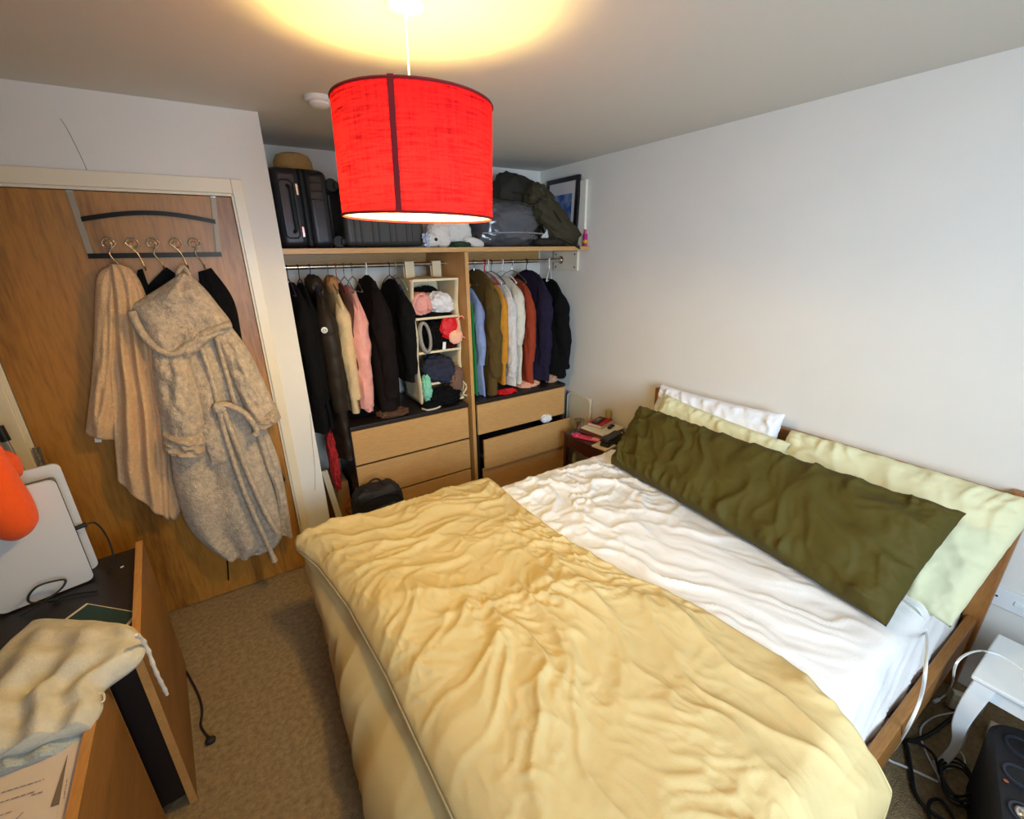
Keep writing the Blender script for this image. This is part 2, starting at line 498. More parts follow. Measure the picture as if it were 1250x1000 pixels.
_po = bpy.data.objects.new('bulb_light', _pl); COL.objects.link(_po); _po.location = (LX, LY, 1.945)

# ================================================================== BED
BX0, BX1, BY0, BY1 = .27, 2.31, .245, 1.885
bed = thing('bed_frame', 'oak double bed frame with headboard against the right wall', 'bed', (1.3, 1.02, 0))
hb = MB().box(2.325, 2.362, .20, 1.83, .80, .905)
mesh_obj('headboard_rail', hb, M_bedwoody, bed, bevel=.006, smooth=True)
for z in (.66, .52): mesh_obj('headboard_slat', MB().box(2.335, 2.355, .20, 1.83, z, z + .10), M_bedwoody, bed, bevel=.003)
for y in (.155, 1.80):
    mesh_obj('post', MB().box(2.318, 2.368, y, y + .06, 0, .925), wood('bed oak upright', (172, 116, 60), (142, 90, 42), 'z', 8, .4, 1.8, .5), bed, bevel=.006)
mesh_obj('side_rail', MB().box(.24, 2.318, .168, .200, .20, .365), M_bedwood, bed, bevel=.004)
mesh_obj('side_rail', MB().box(.24, 2.318, 1.890, 1.915, .20, .365), M_bedwood, bed, bevel=.004)
mesh_obj('foot_rail', MB().box(.225, .252, .168, 1.915, .14, .365), M_bedwoody, bed, bevel=.004)
for x, y in ((.25, .175), (.25, 1.84)): mesh_obj('leg', MB().box(x, x + .06, y, y + .06, 0, .20), M_bedwood, bed, bevel=.004)
for k in range(14):
    x = .34 + k * .145
    mesh_obj('slat', MB().box(x, x + .07, .2005, 1.8895, .265, .283), M_bedwoody, bed, bevel=.002)

M_sheet = mat('white cotton sheet', (236, 232, 228), .85, bump=.15, bscale=240, sheen=.1)
ZM = .565
def crease0(x, y, z, p=3.0): return max(0.0, 1 - abs(nz(x, y, z)) * 1.9) ** p
def sheet_wr(x, y):
    cr = sstep(.90, 1.6, y + .25 * nz(x * 2, y * 2, 3))
    wx = x + .07 * nz(x * 4, y * 4, 9) + .02 * nz(x * 12, y * 12, 2); wy = y + .07 * nz(x * 4, y * 4, 19) + .02 * nz(x * 12, y * 12, 7)
    h = cr * (.020 * crease0(wx * 6, wy * 6.5, 1.5, 2.5) + .016 * crease0(wx * 12, wy * 11, 4.5) + .008 * crease0(wx * 24, wy * 22, 9.5))
    q = wx * .90 + wy * .44; s = -x * .44 + y * .90
    k = .4 + .6 * sstep(-.2, .4, nz(x * 3, y * 3, 41))
    f = .016 * crease0(q * 6, s * 1.2, 7.7, 2.5) + .012 * crease0(q * 13, s * 1.8, 2.2) + .006 * crease0(q * 26, s * 3, 5.2)
    h += (1 - .75 * cr) * k * f * sstep(.24, .40, y)
    return h
def interp(tab, y):
    if y <= tab[0][0]: return tab[0][1]
    for (a, b), (c, d) in zip(tab, tab[1:]):
        if y <= c: return b + (d - b) * (y - a) / (c - a)
    return tab[-1][1]
def mattress():
    mb = MB(); r = .05
    nx, ny = 190, 165
    def prof(d):
        if d >= r: return 0
        return r - sqrt(max(0, r * r - (r - d) ** 2))
    def fn(u, v):
        x = BX0 + (BX1 - BX0) * u; y = BY0 + (BY1 - BY0) * v
        d = min(x - BX0, BX1 - x, y - BY0, BY1 - y)
        return (x, y, ZM - prof(d) + sheet_wr(x, y) * sstep(0, .08, d) * sstep(interp(HT, y) - .015, interp(HT, y) + .05, x))
    mb.grid(fn, nx, ny)
    def side(p0, p1, nrm):
        p0 = Vector(p0); p1 = Vector(p1); nrm = Vector(nrm)
        def g(u, v):
            p = p0.lerp(p1, u); z = ZM - r - (ZM - r - .288) * v
            e = (.058 * v if nrm.y < 0 else 0) + (.010 * ridge(u * 9 + v * 2, v * 1.5 + u * 3, 3) + .006 * nz(u * 14, v * 4)) * sstep(0, .2, v) * sstep(0, .06, min(u, 1 - u))
            q = p + nrm * (e - .012 - .02 * sstep(.75, 1, v)); return (q.x, q.y, z)
        mb.grid(g, 150, 26)
    side((BX0, BY0, 0), (BX1, BY0, 0), (0, -1, 0)); side((BX1, BY0, 0), (BX1, BY1, 0), (1, 0, 0))
    side((BX1, BY1, 0), (BX0, BY1, 0), (0, 1, 0)); side((BX0, BY1, 0), (BX0, BY0, 0), (-1, 0, 0))
    mb.add([(BX0 + .02, BY0 + .02, .288), (BX1 - .02, BY0 + .02, .288), (BX1 - .02, BY1 - .02, .288), (BX0 + .02, BY1 - .02, .288)], [(3, 2, 1, 0)])
    return mb
HEAD = sorted([Vector(p) for p in [(1.082,1.868,0.600),(1.072,1.582,0.600),(1.078,1.214,0.600),(1.132,0.937,0.600),(1.223,0.679,0.600),(1.252,0.415,0.600),(1.203,0.260,0.600),(1.162,0.176,0.600)]], key=lambda p: p.y)
HT = [(p.y, p.x) for p in HEAD]
mt = mesh_obj('mattress', mattress(), M_sheet, smooth=True, weld=True)
tag(mt, 'mattress in a rumpled white fitted sheet on the bed frame', 'mattress')

# duvet
M_duvet = mat('mustard cotton duvet cover', (206, 182, 128), .82, bump=.12, bscale=300)
HEMT = [(.2, .275), (.65, .242), (1.09, .228), (1.49, .198), (1.80, .145), (1.93, .122)]
BOTT = [(.2, .10), (.95, .085), (1.5, .098), (1.86, .125)]
ZD = .605
def crease(x, y, z, p=3.0):
    """narrow raised creases with smooth cloth between them"""
    v = 1 - abs(nz(x, y, z)) * 1.9
    return max(0.0, v) ** p
def duvet_wr(x, y):
    wx = x + .10 * nz(x * 3, y * 3, 1) + .03 * nz(x * 9, y * 9, 4); wy = y + .10 * nz(x * 3, y * 3, 8) + .03 * nz(x * 9, y * 9, 14)
    dx, dy = wx - .86, wy - 1.55
    rho = sqrt(dx * dx + dy * dy); phi = math.atan2(dx, -dy)
    fan = sstep(.25, .65, rho) * sstep(-.1, .3, -dy)
    m1 = .45 + .55 * sstep(-.25, .35, nz(x * 2.6, y * 2.6, 51))
    m2 = .25 + .75 * sstep(-.15, .40, nz(x * 3.4, y * 3.4, 77))
    h = fan * m1 * (.028 * crease(phi * 3.4, rho * 1.2, 5, 2.4) + .020 * crease(phi * 7.5, rho * 2.2, 12, 3))
    far = sstep(.80, 1.45, y)
    h += far * m1 * (.019 * crease(wx * 2.0 + wy * 1.4, wy * 7.0, 3.3, 2.6) + .011 * crease(wx * 5, wy * 13, 6.1))
    mid = sstep(1.0, .2, abs(x - .75) * 1.5 + abs(y - 1.2) * 1.0)
    h += m2 * mid * (.017 * crease(wx * 9, wy * 8, 4) + .011 * crease(wx * 17, wy * 16, 14))
    h += m2 * (.0075 * crease(wx * 13 + wy * 5, wy * 12, 21) + .0045 * crease(wx * 27, wy * 25, 33, 4)) + .010 * nz(x * 2.2, y * 2.2, 30)
    return h
YN, YF = .235, 1.93
def dcross(v):
    """v 0..1 across the bed, near drop to far edge: (y, drop, flat share)"""
    Ln, Lt, Lf = .42, YF - YN, .13
    b = v * (Ln + Lt + Lf)
    if b < Ln:
        k = 1 - b / Ln
        return YN - .135 * sin(min(1, k * 1.2) * pi / 2), .36 * k ** 1.6, 1 - k
    if b < Ln + Lt: return YN + (b - Ln), 0, 1
    k = (b - Ln - Lt) / Lf
    return YF + .030 * sin(k * pi / 2), .10 * k ** 1.4, 1 - k
FOOT = 0
def dlong(u, y):
    """u 0 at the head edge .. 1 at the bottom of the foot drop: (x, drop)"""
    yc = min(max(y, YN), YF)
    xe = interp(HT, yc); xm = interp(HEMT, yc); xb = interp(BOTT, yc)
    top = .60
    if u < top:
        k = u / top; x = xe + (xm + .16 - xe) * k; return x, 0.0
    k = (u - top) / (1 - top)
    pts = [(xm + .16, 0), (xm + .085, .012), (xm + .03, .038), (xm - .012, .082), (xm - .004, .112), (xm - .022, .15), ((xm + xb) / 2 - .03, .24), (xb - .004, .35), (xb, .46), (xb + .012, .50)]
    q = k * (len(pts) - 1); i = min(int(q), len(pts) - 2); t = q - i
    g = lambda j: Vector((*pts[min(max(j, 0), len(pts) - 1)], 0))
    p0, p1, p2, p3 = g(i - 1), g(i), g(i + 1), g(i + 2)
    w = 0.5 * ((2 * p1) + (p2 - p0) * t + (2 * p0 - 5 * p1 + 4 * p2 - p3) * t * t + (3 * p1 - p0 - 3 * p2 + p3) * t ** 3)
    return w.x, w.y
def duvet_pt(u, v):
    y, dy, fl = dcross(v); x, dx = dlong(u, y)
    d = (dx ** 5 + dy ** 5) ** .2 if dx > 0 or dy > 0 else 0
    w = duvet_wr(x, y)
    hx = sstep(0, .03, u); topw = sstep(.16, 0, dx) * (.7 + .3 * sstep(.22, 0, dy))
    z = ZD - d + w * topw * (.25 + .75 * hx) - .020 * (1 - sstep(0, .020, u))
    if dx > .1:   # hanging front: gentle billows
        x -= .014 * nz(y * 5, z * 3, 2) + .010 * ridge(y * 6, z * 2.5, 8) * sstep(.1, .25, dx)
        x = max(x, .03)
    if dy > .05: y -= .025 * ridge(x * 5, z * 2, 4) * (1 if y < 1 else -1)
    # gathered corner by the wardrobe
    c = sstep(.30, 0, abs(x - .13)) * sstep(.16, 0, abs(y - 1.95)) * sstep(.16, .04, dx)
    x -= .055 * c; y += .035 * c; z += .012 * c * nz(x * 40, y * 40)
    return Vector((x, y, max(z, .03)))
duv = mesh_obj('duvet', MB().grid(duvet_pt, 300, 260), M_duvet, smooth=True)
tag(duv, 'crumpled mustard yellow duvet spread over the foot half of the bed', 'duvet')
sol = duv.modifiers.new('thickness', 'SOLIDIFY'); sol.thickness = .014; sol.offset = -1
uh = .60 + .40 * (3.55 / 9)
hp = [duvet_pt(uh, .10 + .86 * k / 160) + Vector((-.004, 0, .001)) for k in range(161)]
mesh_obj('hem_piping', MB().tube(hp, .0055, 8), M_duvet, duv)
he = [duvet_pt(.006, .02 + .97 * k / 200) + Vector((.0, 0, -.004)) for k in range(201)]
mesh_obj('edge_hem', MB().tube(he, .006, 6), M_duvet, duv)
mesh_obj('care_tag', rot_box([(0.114,1.927,0.440)][0], .004, .030, .032, (0, .1, .3)), mat('white tag', (228, 220, 205), .7), duv, smooth=False)

def pillow(BL, BR, TL, TR, T, seed, wr=.012, ear=.05, nu=90, nv=64, plump=.55, lift=0.0):
    """stuffed case between four corners: B = lower edge, T = upper edge, L = far end, R = near end"""
    BL, BR, TL, TR = (Vector(q) for q in (BL, BR, TL, TR))
    N = ((BR - BL) + (TR - TL)).cross((TL - BL) + (TR - BR)).normalized()
    a = ((BR - BL) + (TR - TL)).length / 4; b = ((TL - BL) + (TR - BR)).length / 4
    mb = MB()
    def side(sg):
        def fn(p, q):
            u = spow(2 * p - 1, .85); v = spow(2 * q - 1, .85)
            pr = max(0, (1 - abs(u) ** 4) * (1 - abs(v) ** 2.6)) ** plump
            us = u * (1 - ear * (1 - v * v) * abs(u) ** 3 * b / a); vs = v * (1 - ear * 1.4 * (1 - abs(u) ** 3) * abs(v) ** 3)
            x, y = us * a, vs * b
            s_, t_ = (us + 1) / 2, (vs + 1) / 2
            base = BL.lerp(BR, s_).lerp(TL.lerp(TR, s_), t_)
            eu = sstep(.40, .95, abs(v)); ev = sstep(.5, .97, abs(u))
            h = T * pr * (1 + .16 * nz(u * 1.6 * a / b + seed, v * 1.6, seed * 2))
            wx = x + .05 * nz(x * 7, y * 7, seed); wy = y + .05 * nz(x * 7, y * 7, seed + 5)
            g = wr * (1.2 * eu * ridge(wx * 13, wy * 3 + seed, seed) + 1.0 * ev * ridge(wy * 14, wx * 3.5 + seed, seed + 3)
                      + .8 * ridge(wx * 6 + wy * 5, wy * 3 - wx * 2, seed + 9) + .35 * ridge(wx * 15 + wy * 6, wy * 9, seed + 12)) * min(1, pr * 2.2)
            w = .014 * nz(u * 5 * a / b, v * 5, seed + 30) + .006 * nz(u * 14 * a / b, v * 14, seed + 40)
            return base + N * ((h + g) * sg + w * (1 - pr) + lift)
        return fn
    mb.grid(side(1), nu, nv); mb.grid(side(-1), nu, nv)
    return mb
M_pale = mat('pale green pillowcase', (216, 212, 172), .82, bump=.12, bscale=300)
M_wpil = mat('white pillowcase', (230, 230, 234), .82, bump=.12, bscale=300)
M_olive = mat('olive body pillow case', (74, 64, 18), .75, bump=.10, bscale=300, spec=.25)
p = mesh_obj('pillow', pillow((2.195, 1.80, .62), (2.195, 1.01, .62), (2.268, 1.775, .978), (2.268, 1.01, 1.003), .050, 1.3, .012), M_wpil, weld=True)
tag(p, 'white pillow standing upright against the headboard', 'pillow')
p = mesh_obj('pillow', pillow((2.02, 1.72, .60), (2.02, .93, .60), (2.215, 1.70, .945), (2.19, .925, .895), .065, 4.1, .014), M_pale, weld=True)
tag(p, 'pale yellow pillow in front of the white pillow, mostly behind the olive one', 'pillow')
p = mesh_obj('pillow', pillow((2.06, .95, .60), [(1.920,0.189,0.530)][0], (2.275, .975, .930), (2.270, .135, .935), .062, 7.7, .016, .0), M_pale, weld=True)
tag(p, 'large pale yellow pillow leaning on the headboard by the socket', 'pillow')
p = mesh_obj('body_pillow', pillow((1.740, 1.665, .610), [(1.640,0.294,0.600)][0], [(2.006,1.704,0.900)][0], [(2.018,0.264,0.915)][0], .098, 11.5, .022, .045, nu=170, nv=80, plump=.5), M_olive, weld=True)
tag(p, 'long dark olive green body pillow lying across the bed', 'pillow')

# white cable over the edge of the bed
cb = MB().tube([(1.885,0.348,0.585),(1.864,0.299,0.585)] + [(1.859,0.261,0.570)] + [(1.908,0.235,0.464)] + [(1.383,0.150,0.733),(1.506,0.150,0.532),(1.498,0.150,0.426)] + [(1.762,0.186,0.060)] + [(1.744,0.192,0.006),(1.756,0.157,0.006),(1.774,0.120,0.006),(1.796,0.065,0.006)], .0042, 8, smooth=8)
cc = mesh_obj('charging_cable', cb, M_white)
tag(cc, 'white charging cable running over the mattress edge down to the carpet', 'cable')

# ================================================================== OPEN WARDROBE
ward = thing('wardrobe_frame', 'pale oak shelf and upright divider of the open wardrobe', 'wardrobe', (1.35, 2.9, 0))
mesh_obj('shelf', MB().box(.308, XR - .001, 2.615, YB - .001, 1.792, 1.820), M_oak, ward, bevel=.0015, smooth=False)
mesh_obj('divider_panel', MB().box(1.328, 1.352, 2.60, YB - .001, 0, 1.791), M_oakv, ward, bevel=.0015, smooth=False)
mesh_obj('batten', MB().box(.31, 1.326, YB - .022, YB - .001, 1.70, 1.791), M_oak, ward, smooth=False)
mesh_obj('batten', MB().box(1.354, 2.345, YB - .022, YB - .001, 1.70, 1.791), M_oak, ward, smooth=False)
bp = mesh_obj('rail_bracket', MB().box(XR - .020, XR - .001, 2.73, 3.02, 1.645, 1.790), M_cream, ward, bevel=.002, smooth=False)
for y in (2.76, 2.99):
    for z in (1.67, 1.765):
        mesh_obj('screw', MB().lathe([(.006, 0), (.006, .003), (.001, .004)], (XR - .020, y, z), 12, Matrix.Rotation(-pi / 2, 4, 'Y')), M_blackpl, bp)
RY, RZ = 2.92, 1.722
mesh_obj('hanging_rail', MB().tube([(.307, RY, RZ), (1.327, RY, RZ)], .0125, 16), M_chrome, ward)
rl = mesh_obj('hanging_rail', MB().tube([(1.353, RY, RZ), (XR - .021, RY, RZ)], .0125, 16), M_chrome, ward)
mesh_obj('end_socket', MB().lathe([(.030, 0), (.030, .006), (.019, .008), (.019, .026), (.014, .026)], (XR - .021, RY, RZ), 24, Matrix.Rotation(-pi / 2, 4, 'Y')), M_chrome, rl)

# ---- chests of drawers
def chest(x0, w, label, opens, group):
    x1 = x0 + w; y0 = 2.638; y1 = 3.11; h = .800
    t = thing('chest_of_drawers', label, 'chest of drawers', ((x0 + x1) / 2, 2.87, 0), group)
    c = MB()
    c.box(x0, x0 + .02, y0, y1, 0, h - .022); c.box(x1 - .02, x1, y0, y1, 0, h - .022); c.box(x0, x1, y1 - .01, y1, .01, h - .022)
    c.box(x0 + .02, x1 - .02, y0 + .01, y1, .0, .05)
    mesh_obj('carcass', c, M_black, t, smooth=False)
    mesh_obj('top_board', MB().box(x0 - .002, x1 + .002, 2.618, y1, h - .022, h), M_black, t, bevel=.002, smooth=False)
    z = .065
    for k in range(3):
        zt = z + .226; yo = y0 - .020 - opens[k]
        d = mesh_obj('drawer', MB().box(x0 + .004, x1 - .004, yo, yo + .018, z, zt), M_oak, t, bevel=.0015, smooth=False)
        b = MB(); b.box(x0 + .03, x0 + .042, yo + .018, yo + .42, z + .02, zt - .05); b.box(x1 - .042, x1 - .03, yo + .018, yo + .42, z + .02, zt - .05); b.box(x0 + .03, x1 - .03, yo + .41, yo + .42, z + .02, zt - .05); b.box(x0 + .03, x1 - .03, yo + .018, yo + .42, z + .015, z + .022)
        mesh_obj('drawer_box', b, M_black, d, smooth=False)
        mesh_obj('runner', MB().box(x0 + .021, x0 + .029, yo + .02, yo + .42, z + .06, z + .085), M_steel, d, smooth=False)
        z = zt + .014
    return t
chest(.508, .80, 'black chest with three closed oak drawers left of the wardrobe divider', (0, 0, 0), None)
chest(1.374, .80, 'black chest with its middle oak drawer pulled open, right of the wardrobe divider', (.055, .085, 0), None)

# ---- hangers
M_hook = mat('grey wire', (190, 188, 184), .3, 1.0)
M_hblue = mat('blue plastic hanger', (32, 40, 96), .4)
M_hblack = mat('black plastic hanger', (20, 20, 22), .4)
M_hwhite = mat('white plastic hanger', (228, 226, 220), .4)
M_hgreen = mat('pale green plastic hanger', (130, 170, 150), .4)
M_hwood = mat('orange wooden hanger', (176, 108, 52), .45)
M_hred = mat('red plastic hanger', (170, 40, 40), .4)
def hanger_bms(r):
    hk = [(0, -.0155 * cos(a) * -1 if False else .0165 * cos(a), .0165 * sin(a)) for a in [radians(-20 + 230 * k / 12) for k in range(13)]]
    hook = MB().tube([(0, y, z) for _, y, z in hk][::1] + [(0, -.010, -.020), (0, 0, -.032), (0, 0, -.065)], r, 8, smooth=3)
    body = MB().tube([(0, 0, -.062), (0, -.10, -.090), (0, -.175, -.130), (0, -.185, -.140), (0, -.175, -.146), (0, 0, -.146), (0, .175, -.146), (0, .185, -.140), (0, .175, -.130), (0, .10, -.090), (0, 0, -.062)], r * 1.25, 8, smooth=4)
    return hook, body
_h, _b = hanger_bms(.0023)
hang_proto = thing('clothes_hanger', 'x', 'hanger', (0, 0, 0), 'hangers on the wardrobe rails')
_hb = mesh_obj('shoulder_bar', _b, M_hook, hang_proto); _hh = mesh_obj('hook', _h, M_hook, hang_proto)
first = [True]
def hanger(x, label, m=None, tw=0.0, thick=1.0, y=RY):
    if first[0]:
        r = hang_proto; first[0] = False; kids = [_hb, _hh]
    else:
        r = hang_proto.copy(); COL.objects.link(r); kids = []
        for ch in (_hb, _hh):
            c = ch.copy(); COL.objects.link(c); c.parent = r; kids.append(c)
    r.location = (x, y, RZ); r.rotation_euler = (0, 0, tw); r.scale = (thick, 1, 1) if thick != 1 else (1, 1, 1)
    r['label'] = label
    if m:
        for c in kids:
            if c.data.users > 1 and c.data.materials[0] != m:
                c.data = c.data.copy()
            c.data.materials[0] = m
    return r

# ---- hanging clothes
def cloth(name, col, var=.10, bump=.25, bscale=180, rough=.9, **k):
    return mat(name, col, rough, var=var, vscale=30, bump=bump, bscale=bscale, spec=.15 if sum(col) < 130 else .4, **k)
def garment(name, label, x, zt, zb, th, w, m, sleeve=None, folds=5, fd=.25, seed=1.0, tw=0.0, lean=0.0, cy=RY, flare=1.12, group=None, cat='clothes', quilt=0, hood=None, neck=.05, sr=.052, cm=None, sdx=0.0, sleeve_m=None):
    nr, na = 44, 64; rings = []; H = zt - zb
    R = Matrix.Rotation(tw, 3, 'Z')
    for i in range(nr + 1):
        t = i / nr
        sh = min(1, t * H / .13)
        wy = neck + (w - neck) * (sin(sh * pi / 2) ** .8) ; wy *= 1 + (flare - 1) * t
        wx = .018 + (th - .018) * sstep(0, .32, t) ; wx *= 1 + .12 * t
        if i == 0: wx *= .55; wy *= .8
        if quilt: wx *= 1 + .16 * (abs(sin(pi * t * H / quilt)) ** .6 - .6); wy *= 1 + .05 * (abs(sin(pi * t * H / quilt)) ** .6 - .6)
        ring = []
        for j in range(na):
            a = 2 * pi * j / na
            f = 1 + fd * sstep(.1, .6, t) * (sin(folds * a + seed + 1.5 * nz(t * 2, seed)) + .8 * nz(cos(a) * 2 + seed, sin(a) * 2, t * 3))
            px = wx * spow(cos(a), .8) * f + .02 * nz(t * 3 + seed, sin(a) * 1.5) * t + lean * t
            py = wy * spow(sin(a), .92) * (1 + .05 * nz(t * 5, a, seed))
            q = R @ Vector((px, py, 0))
            z = zt - t * H - (.012 * nz(a * 2, seed, 5) if i == nr else 0)
            ring.append(Vector((x + q.x, cy + q.y, z)))
        rings.append(ring)
    o = mesh_obj(name, MB().loft(rings), m, smooth=True)
    tag(o, label, cat, group)
    if sleeve:
        for sg in (-1, 1):
            pts = []
            for k in range(9):
                t = k / 8
                q = R @ Vector((lean * t * sleeve / H + sdx * t * (1 if sg < 0 else -.3) + .01 * nz(t * 3, seed + sg), sg * (w - .10 + .065 * sstep(0, .22, t) + .035 * sin(t * 2.4)), 0))
                pts.append((x + q.x, cy + q.y, zt - .035 - (sleeve + .04) * t))
            def rad(t, sr=sr): return sr * (.22 + .78 * sstep(0, .30, t)) * (1 - .28 * t) * (1 + (.10 * (abs(sin(pi * t * sleeve / quilt)) ** .5 - .6) if quilt else .05 * sin(t * 17 + seed)))
            s = mesh_obj('sleeve', MB().tube(pts, rad, 28, smooth=9, flat=1.25, rn=.05 if quilt else .16), sleeve_m or m, o)
            if cm:
                e = Vector(pts[-1]); mesh_obj('cuff', MB().tube([e + Vector((0, 0, .05)), e - Vector((0, 0, .012))], [sr * .80, sr * .74], 20), cm, s)
    if hood:
        hm = hood if not isinstance(hood, bool) else m
        mesh_obj('collar', crumple((x + .0, cy - .03, zt - .01), (max(.035, th * .95), .085, .055), seed, .18, 2.5, nu=20, nv=28), hm, o)
    return o
C_black = cloth('black wool', (15, 13, 14)); C_black2 = cloth('black felt', (12, 11, 13), bscale=120); C_dkbrown = cloth('dark brown wool', (24, 17, 17))
C_puff = mat('dark brown nylon', (40, 30, 20), .6, spec=.3, bump=.1, bscale=60)
C_beige = cloth('oatmeal jersey', (206, 180, 138)); C_tan = cloth('tan fleece', (176, 124, 78), bump=.6, bscale=90)
C_brown = cloth('chocolate cotton', (72, 44, 32)); C_pink = cloth('pink jersey', (226, 160, 150))
C_green = cloth('bright green cotton', (10, 122, 52)); C_blue = cloth('pale blue cotton', (128, 146, 190)); C_olive = cloth('olive brown cord', (86, 66, 26), bump=.4)
C_must = cloth('mustard knit', (190, 130, 34)); C_cable = cloth('pale grey cable knit', (206, 202, 200), bump=.8, bscale=70); C_cream = cloth('cream cotton', (206, 200, 184))
C_rust = cloth('rust corduroy', (146, 54, 26), bump=.4); C_navy = cloth('navy cotton', (34, 28, 48)); C_grey = cloth('grey marl', (150, 146, 142))
C_red = cloth('red cotton', (168, 24, 24))

garment('hanging_coat', 'long black coat hanging first on the left rail beside the wall corner', .365, 1.64, .78, .042, .235, C_black, .60, seed=1.2, quilt=0, tw=.05)
hanger(.352, 'blue hanger nearest the wall corner on the left rail', M_hblue)
garment('hanging_jacket', 'thin black jacket hanging between the black coat and the brown puffer', .412, 1.635, .80, .026, .23, C_black2, .58, seed=2.7, sr=.04)
hanger(.412, 'black hanger holding the thin black jacket', M_hblack)
pf = garment('hanging_puffer_coat', 'long dark brown quilted puffer coat with a round white badge', .478, 1.635, .57, .048, .235, C_puff, .66, seed=3.1, quilt=.115, fd=.06, hood=True, sr=.06, lean=.015)
hanger(.474, 'blue hanger holding the brown puffer coat', M_hblue)
bd = mesh_obj('badge', MB().lathe([(.017, 0), (.017, .003), (.001, .004)], [(0.452,2.628,1.395)][0], 24, Matrix.Rotation(radians(90), 4, 'X')), mat('badge white', (226, 222, 210), .6), pf)
mk = MB(); _p = Vector([(0.451,2.622,1.396)][0])
mk.tube([_p + Vector((-.007, 0, -.007)), _p + Vector((-.005, 0, .006)), _p + Vector((0, 0, -.002)), _p + Vector((.005, 0, .006)), _p + Vector((.007, 0, -.007))], .0014, 6)
mk.tube([_p + Vector((-.011 * cos(a), 0, -.011 * sin(a))) for a in [pi * k / 10 for k in range(11)]], .0009, 6)
mesh_obj('emblem', mk, mat('badge red', (60, 34, 52), .6), bd)
garment('hanging_fleece', 'oatmeal jacket with a tan fleece collar on the left rail', .575, 1.63, .86, .034, .225, C_beige, .60, seed=4.5, hood=C_tan, sr=.046, lean=.01)
hanger(.572, 'wire hanger holding the oatmeal jacket', M_hook)
garment('hanging_shirt', 'chocolate brown shirt hanging between the oatmeal jacket and pink sweater', .622, 1.625, .88, .020, .21, C_brown, .50, seed=5.5, sr=.035)
hanger(.618, 'dark red hanger holding the chocolate brown shirt', M_hred)
garment('hanging_sweater', 'pale pink sweater with a long drooping sleeve on the left rail', .672, 1.61, .86, .030, .225, C_pink, .64, seed=6.6, sr=.055, cm=C_pink, lean=-.01, sdx=-.02)
hanger(.664, 'thin wire hanger holding the pink sweater', M_hook)
hanger(.712, 'empty wire hanger between the pink sweater and the dark coat', M_hook)
garment('hanging_overcoat', 'wide dark brown wool overcoat in the middle of the left rail', .800, 1.665, .82, .082, .235, C_dkbrown, .66, seed=7.2, folds=3, sr=.066, neck=.03)
hanger(.800, 'white hanger holding the dark brown overcoat', M_hwhite, thick=1.8)
garment('hanging_blazer', 'black blazer hanging against the fabric shelf organiser', .950, 1.635, 1.00, .038, .230, C_black, .50, seed=8.8, folds=4, sr=.055)
hanger(.945, 'dark blue hanger holding the black blazer', M_hblue)
hanger(.985, 'pale green hanger beside the fabric shelf organiser', M_hgreen)
# right rail
garment('hanging_dress', 'bright green top hanging next to the wardrobe divider', 1.425, 1.55, .82, .020, .205, C_green, None, seed=1.9, cat='clothes')
hanger(1.425, 'orange wooden hanger holding the bright green top', M_hwood, thick=2)
garment('hanging_shirt', 'pale blue shirt hanging between the green top and olive coat', 1.478, 1.57, .805, .022, .21, C_blue, .46, seed=2.2, sr=.036)
hanger(1.478, 'thin wire hanger holding the pale blue shirt', M_hook)
garment('hanging_coat', 'long olive brown coat hanging on the right rail', 1.572, 1.675, .803, .050, .235, C_olive, .66, seed=3.9, folds=4, sr=.058, neck=.07)
hanger(1.560, 'thin wire hanger holding the olive brown coat', M_hook)
garment('hanging_sweater', 'mustard yellow top hanging between the olive coat and grey cardigan', 1.662, 1.60, .86, .024, .22, C_must, .50, seed=4.4, sr=.038)
hanger(1.645, 'red hanger holding the mustard yellow top', M_hred, thick=2.4)
hanger(1.672, 'white hanger beside the red one on the right rail', M_hwhite, thick=1.8)
garment('hanging_cardigan', 'pale grey cable knit cardigan on the right rail', 1.728, 1.61, .84, .026, .225, C_cable, .62, seed=5.1, sr=.046)
hanger(1.700, 'black hanger holding the pale grey cardigan', M_hblack)
garment('hanging_blouse', 'loose cream blouse hanging beside the rust dress', 1.800, 1.62, .84, .030, .205, C_cream, .40, seed=6.2, sr=.05, folds=4, fd=.4)
hanger(1.795, 'white plastic hanger holding the cream blouse', M_hwhite, thick=1.8)
garment('hanging_dress', 'rust red corduroy dress on the right rail', 1.905, 1.60, .812, .040, .215, C_rust, .52, seed=7.5, sr=.042, folds=6)
hanger(1.880, 'thin wire hanger holding the rust red dress', M_hook)
garment('hanging_jacket', 'dark navy jacket hanging beside the rust dress', 2.025, 1.655, .83, .048, .225, C_navy, .62, seed=8.1, sr=.06, neck=.07)
hanger(2.010, 'black hanger holding the dark navy jacket', M_hblack, thick=1.6)
garment('hanging_coat', 'black coat hanging at the right end of the right rail', 2.215, 1.585, .83, .075, .235, C_black2, .60, seed=9.3, sr=.066, tw=-.18, folds=3, neck=.10, sdx=.03)
hanger(2.215, 'white plastic hanger standing clear above the last black coat', M_hwhite, tw=-.75, thick=2.0, y=2.90)

